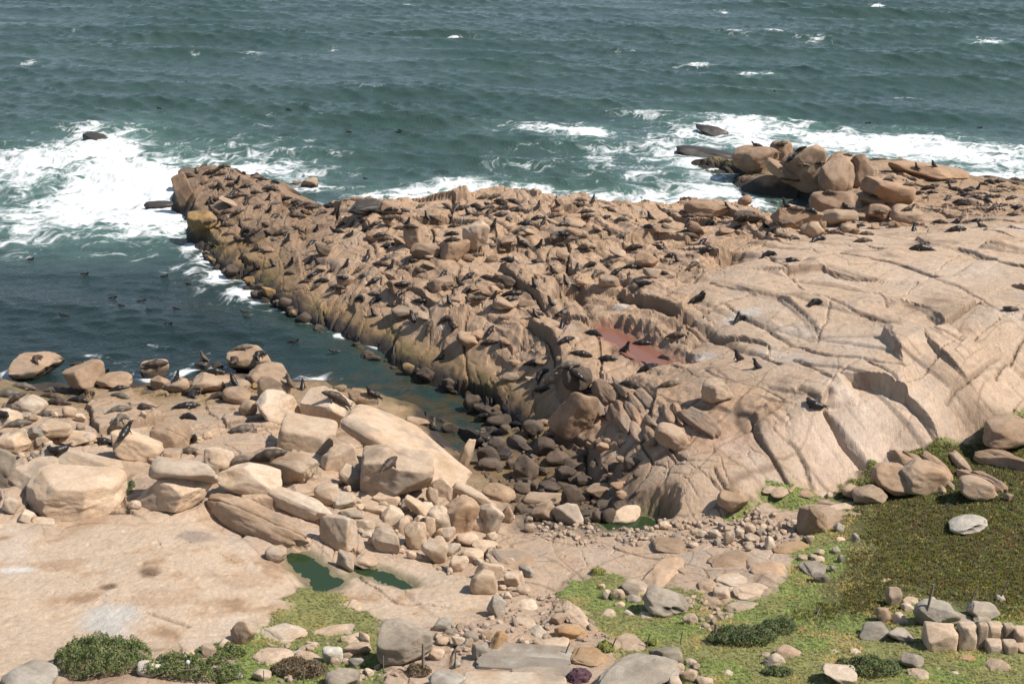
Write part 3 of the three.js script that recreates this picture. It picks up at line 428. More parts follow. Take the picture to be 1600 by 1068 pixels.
// ------------------------------------------------------------------ boulders
const TONE = { p: [[.63, .495, .365], [.53, .38, .25]], t: [[.49, .35, .235], [.37, .245, .15]], d: [[.15, .11, .08], [.10, .072, .05]], g: [[.44, .375, .295], [.27, .225, .17]], o: [[.50, .34, .20], [.46, .26, .11]], w: [[.60, .555, .47], [.40, .36, .29]], k: [[.04, .034, .03], [.06, .045, .03]], r: [[.42, .285, .185], [.28, .18, .115]], y: [[.42, .275, .12], [.24, .15, .055]] };
const TONEWORD = { p: 'pale', t: 'tan', d: 'dark brown', g: 'grey', o: 'orange-stained', w: 'whitish', k: 'wet black', r: 'reddish tan', y: 'ochre' };
const icoCache = {};
function ico(d) { if (!icoCache[d]) { const g = new THREE.IcosahedronGeometry(1, d); g.deleteAttribute('normal'); g.deleteAttribute('uv'); icoCache[d] = mergeVertices(g, 1e-5); } return icoCache[d]; }
function boulderGeometry(kind, tone, seed, detail, sx, sy, sz, yaw, roll, wetLine, turn) {
  const r = RNG(seed * 7919 + 13), src = ico(detail).attributes.position, n = src.count, P = new Float32Array(n * 3), col = new Float32Array(n * 3), uv = new Float32Array(n * 2);
  const pw = { r: 2.7, b: 5, w: 3.2, f: 3.5, e: 3.2, s: 5, c: 2.8, q: 8 }[kind] ?? 2.5, cuts = [];
  const nc = { r: 7, b: 6, w: 10, f: 8, e: 5, s: 4, q: 2, c: 6 }[kind] ?? 5;
  for (let i = 0; i < nc; i++) { const t = r() * 6.283, y = kind === 'f' ? r() * .5 : r() * 1.7 - .7, c = Math.sqrt(Math.max(0, 1 - Math.min(1, y * y))); cuts.push([Math.cos(t) * c, y, Math.sin(t) * c, (kind === 'w' ? .58 : kind === 'q' ? .95 : .68) + .24 * r()]); }
  const ox = r() * 200, oy = r() * 200, rough = { r: .09, b: .06, w: .08, f: .12, e: .08, s: .05, c: .12, q: .035 }[kind] ?? .1, m = Math.max(sx, sy, sz);
  const q = turn ?? new THREE.Quaternion().setFromEuler(new THREE.Euler(0, yaw, roll, 'ZYX')), v = new THREE.Vector3();
  const lum = .84 + .3 * r(), hue = (r() - .5) * .12, T0 = TONE[tone][0].map((c, k) => c * lum * (1 - hue * (k - 1))), T1 = TONE[tone][1].map(c => c * lum), crack = kind !== 'f' && r() < .45 && m > .5, cn = new THREE.Vector3(r() - .5, (r() - .5) * .5, r() - .5).normalize(), co = (r() - .5) * .5;
  for (let i = 0; i < n; i++) {
    const x = src.getX(i), y = src.getY(i), z = src.getZ(i);
    let pit = 0, k = Math.pow(Math.abs(x) ** pw + Math.abs(y) ** pw + Math.abs(z) ** pw, -1 / pw);
    for (const c of cuts) { const d = x * c[0] + y * c[1] + z * c[2]; if (d > .05) { const l = c[3] / d, s = .03; const hh = clamp(.5 + .5 * (l - k) / s, 0, 1); k = mix(l, k, hh) - s * hh * (1 - hh); } }
    k *= 1 + rough * (n3(x * 1.7 + ox, y * 1.7 + oy, z * 1.7) + .45 * n3(x * 4 + ox, y * 4, z * 4 + oy)) + (rough * .16) * n3(x * 11 + ox, y * 11, z * 11);
    if (kind === 'h') for (const [ax, ay, az, w] of [[-.05, .05, 1, .3], [.42, .28, .85, .26], [.95, .35, .3, .2]]) { const l = Math.hypot(ax, ay, az), d = Math.acos(clamp((x * ax + y * ay + z * az) / l, -1, 1)) / w; pit = Math.max(pit, Math.exp(-(d ** 4))); }
    if (pit) k *= 1 - .3 * pit;
    if (crack) { const d = x * k * cn.x + y * k * cn.y + z * k * cn.z - co + .06 * n3(x * 3 + oy, y * 3, z * 3); k *= 1 - .07 * Math.exp(-((d / .035) ** 2)); }
    v.set(x * k * sx, y * k * sy, z * k * sz).applyQuaternion(q);
    P[3 * i] = v.x; P[3 * i + 1] = v.y; P[3 * i + 2] = v.z; uv[2 * i] = (v.x + v.z * .6) / TILE; uv[2 * i + 1] = (v.y - v.z * .7 + v.x * .2) / TILE;
    const a = n3(v.x * .8 + ox, v.y * .8, v.z * .8 + oy), b = n3(v.x * 2.6 + oy, v.y * 1.6, v.z * 2.6), f = n3(v.x * 9, v.y * 7, v.z * 9 + ox), st = clamp(.36 + .75 * a + .45 * b, 0, 1.15), g = 1 + .13 * f;
    for (let c = 0; c < 3; c++) col[3 * i + c] = mix(T0[c], T1[c], st) * g;
    if (tone !== 'k' && tone !== 'd') { const gl = sstep(.35, .8, n3(v.x * .7 + 60, v.y * .5, v.z * .7 + ox) + .25 * b) * .6; for (let c = 0; c < 3; c++) col[3 * i + c] = mix(col[3 * i + c], [.30, .25, .2][c], gl); }
    if (pit > .1) for (let c = 0; c < 3; c++) col[3 * i + c] *= 1 - .7 * pit;  // hollows are darkened in the colour as well as carved
    if (wetLine !== undefined) { const w = 1 - sstep(wetLine, wetLine + .45, v.y + .2 * b); for (let c = 0; c < 3; c++) col[3 * i + c] = mix(col[3 * i + c], [.06, .045, .03][c], w); }
  }
  const g = new THREE.BufferGeometry(); g.setAttribute('position', new THREE.BufferAttribute(P, 3)); g.setAttribute('color', new THREE.BufferAttribute(col, 3)); g.setAttribute('uv', new THREE.BufferAttribute(uv, 2)); g.setIndex(ico(detail).index.clone()); g.computeVertexNormals(); return g;
}
const wetMat = new THREE.MeshStandardMaterial({ vertexColors: true, roughness: 0.5, map: grainMap, bumpMap: grainBump, bumpScale: 0.03 });
function extent(g, cx, cy, cz) { const p = g.attributes.position; let a = 1e9, b = -1e9, c = 1e9, d = -1e9; for (let i = 0; i < p.count; i += p.count > 900 ? 3 : 1) { const [X, Y] = toPix(p.getX(i) + cx, p.getY(i) + cy, p.getZ(i) + cz); if (X < a) a = X; if (X > b) b = X; if (Y < c) c = Y; if (Y > d) d = Y; } return [a, b, c, d]; }
const solids = [];                                                       // boulders that others may lie on
function ground2(x, z) { return Math.max(ground(x, z), -.25); }
function boulder(line, i) {
  const [spec, label] = line.replace('#', '').split('='), [x0, y0, x1, y1, code, rot = 0, lift = 0] = spec.trim().split(' ').map((s, k) => k === 4 ? s : Number(s)), kind = code[0], tone = code[1];
  const cx = (x0 + x1) / 2, cy = (y0 + y1) / 2, wp = x1 - x0, hp = y1 - y0, seed = 100 + i, d = ray(cx, cy), phi = Math.atan2(-d.y, -d.z), sf = Math.sin(phi), cf = Math.cos(phi);
  const sizes = t => { const s = FPX / t, hw = wp / 2 / s, hh = hp / 2 / s; let b = kind === 'f' ? hh / sf : hw * (kind === 'e' ? .55 : kind === 's' ? .5 : .8), a; if (kind === 'f') { a = Math.min(.2, hh * .35); b = Math.sqrt(Math.max(hh * hh - (a * cf) ** 2, .1 * hh * hh)) / sf; } else { if (b * sf > hh * .8) b = hh * .8 / sf; a = Math.sqrt(Math.max(hh * hh - (b * sf) ** 2, .09 * hh * hh)) / cf; } return [hw, a, b]; };
  const sink = { f: .2, e: .5, r: .75, b: .78, w: .72, s: .8, q: .7 }[kind] ?? .75;
  let t = 45, best = null;
  for (; t < 260; t += .15) { const [, a] = sizes(t), y = EYE + d.y * t; if (y - a * sink - lift < ground2(d.x * t, d.z * t)) { best = t; break; } }
  t = best ?? 120; let [hw, a, b] = sizes(t), X = d.x * t, Y = EYE + d.y * t, Z = d.z * t;
  const rr = RNG(seed * 31), yaw = kind === 'q' || kind === 'h' ? 0 : kind === 'b' || kind === 's' ? (rr() - .5) * .7 : kind === 'e' ? (rr() - .5) * .3 : (rr() - .5) * 1.2, detail = clamp(Math.round(Math.sqrt(wp * hp) / 4.2), 5, 26), wet = Y - a < .9 && ground(X, Z) < 1.1 && tone !== 'k' ? .35 - Y : undefined;
  let g, turn;
  if (kind === 'c') {                                                     // a ridge or lobe of bedrock that lies along the slope
    const th = rot * R, c2 = Math.cos(th) ** 2, s2 = Math.sin(th) ** 2, A = (wp / 2) ** 2, B = (hp / 2) ** 2, den = s2 - c2;
    let cr = Math.abs(den) > .15 ? (A * s2 - B * c2) / den : Math.min(A, B) * .3, cc = Math.sqrt(clamp(cr, Math.min(A, B) * .5, Math.min(A, B) * .9)), ll = Math.sqrt(Math.max(A + B - cc * cc, cc * cc * 1.2));
    t = 45; for (; t < 260; t += .15) { const y = EYE + d.y * t; if (y - cc * t / FPX * .15 < ground2(d.x * t, d.z * t)) break; }
    X = d.x * t; Y = EYE + d.y * t; Z = d.z * t;
    const D = new THREE.Vector3(Math.cos(th), 0, Math.sin(th) / sf).normalize(), L = ll * t / FPX; D.y = (ground2(X + D.x * L, Z + D.z * L) - ground2(X - D.x * L, Z - D.z * L)) / (2 * L) * .8; D.normalize();
    const up = new THREE.Vector3(0, 1, 0), side = new THREE.Vector3().crossVectors(D, up).normalize(), up2 = new THREE.Vector3().crossVectors(side, D);
    turn = new THREE.Quaternion().setFromRotationMatrix(new THREE.Matrix4().makeBasis(D, up2, side));
    hw = L / Math.hypot(D.x, D.z * sf - D.y * cf, 1e-3); b = cc * t / FPX; a = b * .95;
  }
  for (let it = 0; it < 3; it++) { g = boulderGeometry(kind, tone, seed, detail, hw, a, b, yaw, -rot * R, wet, turn); const [p, q, u, v] = extent(g, X, Y, Z); if (it < 2) { const fw = clamp(wp / (q - p), .6, 1.6), f = clamp(hp / (v - u), .6, 1.6); if (kind === 'c') { const m = Math.sqrt(fw * f); hw *= m; a *= m; b *= m; } else { hw *= fw; a *= f; if (kind === 'f' || kind === 'e') b *= f; } } const s = t / FPX; X += (cx - (p + q) / 2) * s; const dv = (cy - (u + v) / 2) * s; Y -= dv * CP; Z += dv * SP; }
  const big = Math.max(hw, b) * 2, mesh = put(new THREE.Mesh(g, tone === 'k' ? wetMat : rockMat), kind === 'f' ? 'flat_rock' : line.endsWith('#') ? 'rock_block' : big > .85 ? 'boulder' : 'stone');
  mesh.position.set(X, Y, Z);
  const shape = { r: 'rounded', b: 'blocky', w: 'angular', f: 'flat', e: 'long', s: 'slab-like', c: 'long', h: 'hollowed', q: 'squared' }[kind] ?? 'rounded', noun = kind === 'f' ? 'rock' : line.endsWith('#') ? 'rock block' : big > 3 ? 'big boulder' : big > .85 ? 'boulder' : 'stone';
  tag(mesh, label, noun === 'stone' ? 'stone' : kind === 'f' ? 'rock' : 'boulder');
  const rec = { mesh, px: cx, py: cy, r: Math.max(hw, a, b) * 1.3, say: `${TONEWORD[tone]} ${shape} ${noun}`, label, geo: g, fam: 'rock' }; solids.push(rec); return rec;
}
const BOULDERS = `12 550 102 593 wt=leftmost tan boulder standing in the cove water with one seal on its left
96 561 163 608 bt=broad tan boulder in the cove, second from the left, with a seal across its top
150 580 207 608 rt
218 561 264 591 bt
234 586 265 612 rt
257 590 297 613 rt
8 616 75 650 bp
56 655 113 683 bp
-20 639 36 667 rp
84 672 154 698 rp
-10 669 53 709 bp
172 670 255 724 wp 25=leaning smooth white boulder with a dark seal at its upper edge
232 655 300 713 et 12
11 713 99 780 bp
40 727 199 817 bp=largest pale block of the left heap, squared, with grass at its foot
58 694 194 752 ep 14
-30 697 25 772 wg
2 775 32 803 bp 20
28 795 54 818 bp 20
49 807 85 827 bp 8
200 781 221 796 bp
211 738 332 801 wp -8=lower of the two stacked rocks beside the squared block
232 711 343 757 wp 6 1.6=upper cap rock of the two stacked rocks beside the squared block
318 698 366 737 rp
337 722 442 782 ep 18
389 758 530 813 cp 18=long tapering pale rock sloping right between two bare tongues
312 776 502 868 ct 20=long bare tan rock tongue ending at the green pool
360 698 502 778 ct 18=long bare tan rock tongue ending below the squared pale block
501 694 560 742 wp -22
531 722 570 769 bp -40
490 754 533 790 rp
515 767 557 797 rp
499 802 559 864 wp
357 774 375 791 bp
530 796 570 812 ep 8
553 787 569 797 rp
556 811 587 830 ep 10
564 829 582 840 bp
353 537 424 586 wt 15=tan boulder in the cove with three seals lying on it
385 565 450 606 rt
401 586 458 632 wt
399 608 473 666 wp
468 603 552 676 bp 8=broad pale boulder with one seal crossing its sunlit top
432 647 528 714 qp 12=squared pale block resting on bare rock at the cove's near shore
299 580 360 613 bt 10
346 603 392 632 rt
350 592 392 616 rt
372 624 402 651 rt
303 561 328 580 rk
329 565 350 576 ry
391 597 403 610 ry
519 600 542 613 ry
522 611 557 624 et 10
543 606 592 637 et 15
531 648 738 756 sp 24=biggest pale slab boulder of the near shore with a shaded left face
562 694 679 783 bp 10=pale boulder split on top in front of the biggest slab boulder
580 768 626 794 ep 12
568 787 608 806 ep
592 789 632 825 bp -28
626 777 648 800 rp
638 772 673 815 bp -45
665 760 685 793 rp
676 744 714 785 ep -38
706 757 779 795 ep 25
687 772 750 837 wt
747 786 789 838 wp
753 754 806 788 rt 15
783 788 803 819 rt
666 789 706 836 rp
728 809 762 834 ep 28
616 807 642 838 rp
631 814 667 861 rp
661 806 681 841 rp
689 822 712 846 rp
553 722 571 762 rp
716 685 743 731 bp 20
633 650 673 665 et 8
689 660 730 684 et 20
759 646 800 668 bd
762 681 792 712 rd
745 696 782 735 ed -20
746 713 788 737 rd
796 676 833 716 cd 45
832 681 869 715 rd
802 711 842 753 rd
798 732 833 753 rd
841 729 857 745 rd
852 703 889 728 rd
867 727 902 749 bd
901 741 928 758 bd
841 750 877 771 bd
802 753 829 773 rd
828 752 841 768 rd
877 756 914 796 wd
913 754 953 779 bt
817 768 880 790 et
830 783 868 817 wt
863 786 912 823 wp=largest pale rounded boulder at the foot of the dark boulder creek
958 789 1002 823 wp=pale angular boulder beside the small pool below the rock dome
937 793 966 819 rd
802 784 822 805 rd
820 817 835 832 bt
903 795 923 808 rd
912 807 925 819 rd
924 797 940 817 rd
921 780 932 790 rd
931 780 960 794 rd
770 700 800 720 rk
815 655 850 682 rd
780 662 800 680 rd
790 715 806 735 rd
868 752 884 764 rd
890 772 905 786 rd
880 715 905 735 rd
855 745 870 757 rd
795 770 812 786 rd
580 824 625 867 wp
658 839 701 884 wp
634 860 661 878 ep 28
550 863 591 889 rp 8
525 858 553 893 wp
622 851 635 863 rp
678 836 695 852 rp
696 847 721 869 wp
712 831 749 855 rp
737 843 780 869 bp
722 855 756 878 rp
701 867 733 899 wp
759 830 777 846 rp
742 877 787 913 ep 32
734 889 778 930 bp 12=large pale boulder leaning out over the middle bare slab
787 891 820 919 rp
810 881 835 903 wg
805 912 829 929 rp
760 928 791 967 wg
819 817 835 834 rt
776 913 792 924 wp
786 924 800 938 wp
764 855 837 896 ft
588 964 678 1041 rg=tall grey boulder with a dark front beside the thick fence post
673 964 707 990 wg
694 980 717 996 eg -20
723 984 748 1005 rg
681 994 703 1008 rp
669 1012 695 1033 rp
706 993 728 1010 rp
736 1006 764 1034 wg
763 985 793 1028 wo
669 1047 728 1082 rg
560 987 578 1007 wp
535 1002 581 1029 ep -8
534 987 577 1011 fp
749 1006 897 1036 qg 4=top layer of the layered grey rock at the bottom edge
744 1026 894 1050 qg 3=second layer of the layered grey rock at the bottom edge
798 1042 890 1058 qg 2=thin third layer of the layered grey rock at the bottom edge
722 1051 886 1090 qp 2=pale bottom layer of the layered rock at the bottom edge
887 1010 951 1044 fo
925 1026 1062 1090 rg=broad smooth grey boulder cut off by the bottom edge
1014 1010 1067 1043 bg
957 988 1014 1034 fp
866 974 919 1002 wo
857 956 889 978 wo
880 938 934 1003 fp
828 975 858 1007 fp
801 960 838 985 fp
840 995 890 1015 fp
805 935 840 955 fp
960 939 977 950 rp
979 928 1002 943 rg
1003 916 1077 965 hg 18=grey hollowed rock shaped like a skull beside the cobble pile
1066 957 1091 978 rp
955 919 977 940 rp
971 904 1012 931 rp
941 920 955 938 rp
934 911 946 922 rp
938 950 964 969 fp
975 952 994 968 fp
998 955 1024 972 fp
1002 866 1066 924 ft
1040 868 1078 912 ft
1245 789 1293 840 wt=yellowish pointed boulder standing alone at the edge of the green
1302 816 1320 833 wg
1306 838 1324 848 fp
1331 832 1345 849 wg
1299 853 1314 865 rg
1308 866 1320 881 wg
1271 893 1297 911 wg
1296 882 1308 895 wg
1246 866 1262 877 rp
1275 857 1289 868 rp
1263 864 1278 875 rp
1272 868 1289 879 rp
1108 826 1128 842 rp
1131 829 1149 855 rp
1164 819 1182 837 rp
1163 848 1180 861 rp
1195 837 1212 861 wp
1181 824 1198 839 wg
1162 832 1186 850 rp
1211 833 1224 844 rp
1254 837 1262 849 wg
1260 836 1273 851 wp
1233 811 1246 822 rp
1211 815 1230 829 rt
1145 824 1164 844 wp
1121 816 1134 829 rg
1238 818 1250 832 wg
1188 836 1200 848 rp
1140 846 1150 854 rp
1218 826 1230 836 wp
1190 754 1216 771 ft
1203 758 1234 778 ft
1233 756 1246 769 ft
1244 761 1273 778 ft
1274 768 1296 779 fp
1290 768 1302 778 rp
1316 755 1352 780 rt
1331 756 1388 790 rt
1288 784 1350 800 fp
1106 858 1184 902 ft
1118 895 1177 923 fp
1173 877 1234 911 ft
1145 910 1207 937 fp
1114 915 1142 936 bp
1208 841 1275 873 fo
1090 902 1121 932 ft
1248 875 1292 907 fg
1020 838 1080 868 ft
1130 938 1190 961 fp
1120 765 1170 800 bt 25
1133 756 1157 780 bt -18
1392 716 1482 776 rt 8
1498 742 1560 783 rt 10
1360 722 1446 776 rt 14
1393 692 1440 765 ct 48=left ridge of the folded outcrop in the green
1415 690 1462 768 ct 55=middle ridge of the folded outcrop in the green
1440 692 1484 765 ct 58=right ridge of the folded outcrop in the green
1485 695 1518 752 ct 62
1503 724 1548 782 ct 60
1525 728 1568 780 ct 56
1448 745 1478 775 ct 75
1470 740 1492 776 ct 75
1535 694 1625 757 ct 30=right-hand long outcrop cut off by the frame above the green
1535 646 1625 702 rt=tan domed outcrop at the right edge of the frame
1568 770 1584 784 rt
1482 804 1544 834 hw -10=white hollowed rock lying alone in the low reddish plants
1428 935 1502 986 wg 12=grey triangular rock beside the thick leaning post
1440 971 1498 1019 qp
1492 970 1527 1018 qp
1522 971 1545 1017 qp
1540 970 1569 1003 qp
1564 972 1586 1003 qp
1581 977 1622 1010 qp
1539 997 1569 1023 qp
1564 998 1592 1023 qp
1587 1004 1625 1022 qp
1460 954 1528 979 wg
1520 957 1550 977 wg
1510 939 1563 970 bg 10
1555 928 1572 941 wg
1383 916 1411 949 rt
1367 948 1393 975 rt
1411 932 1437 945 rp
1407 941 1429 956 rp
1394 956 1420 976 bp
1375 903 1398 913 fp
1343 971 1390 1001 wg
1387 980 1436 1007 wg 12
1407 1019 1445 1044 wg
1417 1043 1453 1064 fp
1283 1037 1340 1070 bp 12
1209 1008 1252 1030 rt
1193 1019 1228 1044 wg
1190 1018 1204 1028 rp
1450 932 1464 942 rp
1500 1022 1530 1036 fo
1538 1028 1580 1050 ft
1462 1042 1470 1048 fp
1486 1048 1500 1056 fp
1298 1014 1312 1021 fp
1328 1012 1346 1024 fp
1050 1035 1070 1060 rp
1062 1044 1090 1068 rp
1070 1028 1090 1042 rp
1040 1055 1070 1080 rp
1088 1056 1115 1075 rp
1178 984 1193 999 rg
1128 1045 1146 1058 fp
1 1030 90 1080 rg=grey and white rounded boulder in the bottom left corner
213 1030 267 1060 rw
360 971 400 1009 wt
314 1004 339 1031 wp
334 996 365 1023 wp
361 1048 379 1063 rw
267 1014 317 1040 fp
405 973 481 1008 fp
387 1011 459 1048 fp
446 1015 506 1040 fp
503 1009 536 1040 bw
468 974 556 1008 fp
541 936 567 959 fp
507 1043 563 1080 rg
543 1027 569 1047 wg
394 1044 424 1064 wp
413 851 448 880 rp
470 1002 500 1016 fp
924 591 970 636 cr 62
955 620 987 686 cr 80
958 586 994 628 cr 55
976 624 1001 668 cr 75
983 610 1008 655 cr 68
988 594 1023 645 cr 60
982 655 1006 694 cr 78
1001 641 1028 674 cr 70
1004 664 1028 698 cr 78
1022 660 1078 704 rt 20
1031 630 1055 664 cr 80
1052 625 1068 668 cr 82
1062 630 1122 692 cr 42
928 613 944 655 cr 78
944 632 959 665 cr 80
856 612 936 688 wr=broad rounded buttress of red-brown rock above the dark boulder creek
877 571 926 612 rd
1096 590 1146 630 wp
630 350 667 388 br=dark-sided upright block on the ridge, left of the tall pale block
722 344 766 390 wp=tall pale pointed block standing on the ridge
684 374 735 410 br
640 378 690 405 wr
657 392 682 404 rr
543 310 600 336 rk=wet black hump behind the ridge at the water's edge
470 276 498 301 bt=small square rock off the back of the ridge tip
452 282 474 296 rt
277 261 312 277 wd
268 268 302 330 wr
291 328 342 360 ry
128 205 167 221 wk=low dark rock awash in the white surf at far left
224 313 274 328 ek=dark rock awash in the surf left of the ridge tip
1087 194 1142 215 wk 8=dark angular rock in the surf left of the domed sea outcrop
1136 196 1166 204 ek
1056 227 1150 250 ek 8=long low black rock awash beside the domed sea outcrop
1143 226 1218 272 rr
1203 219 1242 262 rr
1218 226 1292 302 wr 30=largest dome of the twin-domed outcrop in the surf
1196 248 1272 290 rr 22
1278 240 1338 304 wr=left knob of the split outcrop beside the twin domes
1328 240 1367 298 rr
1298 236 1346 262 rr
1264 298 1341 336 rr=rounded rock with a pale top below the split outcrop
1204 318 1288 357 br 6=flat-topped block with seals beside the narrow inlet
1282 326 1342 352 bt
1390 318 1442 352 rt
1068 311 1138 339 rr=cracked dome boulder beside the narrow inlet
1345 275 1432 322 br 8
1388 250 1515 284 er 6=long low rock with two seals at the far right shore
1335 298 1392 322 rr
1250 345 1290 372 rt
1310 345 1345 364 rt
1145 328 1190 348 rd
1352 318 1392 345 rr`;
BOULDERS.split('\n').forEach((l, i) => boulder(l, i));
{ // the smaller stones that fill the heaps
  const r = RNG(404), heaps = [['500 740;600 735;700 740;800 800;820 850;800 930;720 900;640 870;520 850', 58], ['-10 630;120 640;260 645;340 690;330 735;200 710;60 720;-10 730', 34, 14, 26], ['740 690;850 690;930 760;960 800;830 820;790 780', 22], ['690 975;790 960;860 990;900 1010;740 1040;690 1040', 20], ['1000 800;1100 815;1240 815;1240 850;1100 860;1000 850', 24], ['400 980;560 1000;600 1060;400 1060', 16], ['1150 300;1300 330;1440 350;1300 370;1150 345', 22]];
  heaps.push(['285 335;330 400;430 462;560 540;700 590;770 630;790 665;740 640;690 608;560 560;420 475;320 415;278 340', 46, 14, 26, 1], ['330 285;450 300;600 325;760 312;930 318;1040 335;1200 350;1100 400;900 470;800 540;700 540;560 470;420 400', 62, 18, 34, 2], ['780 560;880 560;930 600;860 680;830 650', 14, 14, 26, 2], ['930 680;1010 700;1000 780;950 770;900 700', 20, 12, 22, 3]);
  let k = 900;
  for (const [o, n, wa = 0, wb = 15, how = 0] of heaps) { const P = o.split(';').map(p => p.split(' ').map(Number)), xs = P.map(p => p[0]), ys = P.map(p => p[1]), x0 = Math.min(...xs), x1 = Math.max(...xs), y0 = Math.min(...ys), y1 = Math.max(...ys); let c = 0; for (let i = 0; i < 900 && c < n; i++) { const x = x0 + r() * (x1 - x0), y = y0 + r() * (y1 - y0), w = (wa || (y > 500 ? 9 : 11)) + wb * r() * r(), hh = w * (how === 2 ? .45 + .3 * r() : .6 + .35 * r()), t = r(), q = r(); if (sdf(P, x, y) < 0) continue; c++; const dark = x > 735 && x < 960 && y < 800 && y > 640; const kd = how ? (q < .45 ? 'b' : q < .8 ? 'w' : 'e') : q < .5 ? 'w' : q < .75 ? 'b' : 'r', tn = how === 1 ? (t < .55 ? 'd' : t < .8 ? 'y' : 'r') : how === 2 ? (t < .75 ? 'r' : t < .9 ? 't' : 'd') : how === 3 ? (t < .6 ? 'd' : 'r') : dark ? 'd' : y < 500 ? 'r' : t < .6 ? 'p' : t < .85 ? 't' : 'g'; boulder(`${Math.round(x - w / 2)} ${Math.round(y - hh / 2)} ${Math.round(x + w / 2)} ${Math.round(y + hh / 2)} ${kd}${tn} ${Math.round(how ? 10 + (r() - .5) * 40 : (r() - .5) * 60)}${how === 2 ? ' 0#' : ''}`, k++); } }
}

// cobbles too small to tell apart
{
  const r = RNG(99), geos = [0, 1, 2, 3].map(i => boulderGeometry(i % 2 ? 'w' : 'r', 'p', 900 + i, 4, 1, .7, .85, i, 0)), beds = [zone('1000 812;1080 815;1180 806;1240 812;1240 850;1180 862;1100 850;1040 850;960 855;880 850;830 838;830 822;920 822'), zone('690 975;770 985;760 1010;700 1035;680 1010'), zone('1075 930;1140 960;1140 990;1090 985'), zone('400 1010;500 1005;560 1020;600 1050;620 1065;420 1065'), zone('780 930;860 930;960 1010;900 1000;800 1000'), zone('750 660;860 690;950 770;960 815;820 820;790 770;740 730'), zone('1030 1030;1090 1030;1100 1066;1040 1066'), zone('590 810;720 850;790 900;820 930;760 920;640 870;560 850')], dens = [11, 11, 12, 6, 8, 3, 8, 1.2];
  const lists = geos.map(() => []), M = new THREE.Matrix4(), Q = new THREE.Quaternion(), S = new THREE.Vector3(), V = new THREE.Vector3();
  beds.forEach((b, k) => { const A = (b.b[1] - b.b[0] - 10) * (b.b[3] - b.b[2] - 10), n = Math.round(A * dens[k]); for (let i = 0; i < n; i++) { const x = b.b[0] + 5 + r() * (b.b[1] - b.b[0] - 10), z = b.b[2] + 5 + r() * (b.b[3] - b.b[2] - 10), keep = r(), e = r(), s = .05 + .17 * e * e * e + .05 * e; if (b.at(x, z) < -.2 || n2(x * .6, z * .6) < -.45 + keep * .3) continue; const y = ground(x, z); if (y < .1) continue; Q.setFromEuler(new THREE.Euler(r() * .6, r() * 6.3, r() * .6)); M.compose(V.set(x, y + s * .25, z), Q, S.set(s * (.8 + .5 * r()), s, s)); const c = k === 5 ? .22 + .15 * r() : .65 + .45 * r(); lists[Math.floor(r() * 4)].push([M.clone(), new THREE.Color().setRGB(c * (1 + .04 * r()), c, c * (.98 + .1 * r()))]); } });
  [lists.flat()].forEach((l, i) => { const m = new THREE.InstancedMesh(geos[1], rockMat, l.length); l.forEach(([a, c], k) => { m.setMatrixAt(k, a); m.setColorAt(k, c); }); tag(put(m, 'cobbles'), 'small loose pale cobbles strewn between the boulders', 'cobbles', null, 'stuff'); });
}

// ------------------------------------------------------------------ fur seals and sea lions: one skin over a jointed body, five poses
function skin(bones, box) {
  const [bx, by, bz] = box, N = 30, mc = new MarchingCubes(N, new THREE.MeshBasicMaterial(), false, false, 60000), fld = mc.field, s = 2 / N;
  mc.isolation = 0;
  for (let k = 0; k < N; k++) for (let j = 0; j < N; j++) for (let i = 0; i < N; i++) {
    const x = (i - N / 2) / (N / 2) * bx, y = (j - N / 2) / (N / 2) * by + by * .8, z = (k - N / 2) / (N / 2) * bz; let d = 9;
    for (const [a, b, ra, rb, fl = 1] of bones) {
      const ex = b[0] - a[0], ey = b[1] - a[1], ez = b[2] - a[2], wx = x - a[0], wy = y - a[1], wz = z - a[2], t = clamp((wx * ex + wy * ey + wz * ez) / (ex * ex + ey * ey + ez * ez), 0, 1);
      const qx = wx - ex * t, qy = (wy - ey * t) * fl, qz = wz - ez * t, e = Math.sqrt(qx * qx + qy * qy + qz * qz) - (ra + (rb - ra) * t), h = clamp(.5 + .5 * (d - e) / .07, 0, 1); d = d * (1 - h) + e * h - .07 * h * (1 - h);
    }
    fld[i + j * N + k * N * N] = -Math.max(d, -(y - .005) * .6);
  }
  mc.update();
  const n = mc.count, p = new Float32Array(n * 3); for (let i = 0; i < n; i++) { p[3 * i] = mc.positionArray[3 * i] * bx; p[3 * i + 1] = mc.positionArray[3 * i + 1] * by + by * .8; p[3 * i + 2] = mc.positionArray[3 * i + 2] * bz; }
  const g = new THREE.BufferGeometry(); g.setAttribute('position', new THREE.BufferAttribute(p, 3)); const m = mergeVertices(g, .004); m.computeVertexNormals(); return m;
}
const fin = (s, a, b, r0 = .075, r1 = .035) => [a.map((v, i) => i === 2 ? v * s : v), b.map((v, i) => i === 2 ? v * s : v), r0, r1, 2];
const tailFins = (x, y, z = 0) => [-1, 1].map(s => [[x, y, z], [x - .24, .045, z + s * .16], .07, .04, 1.8]);
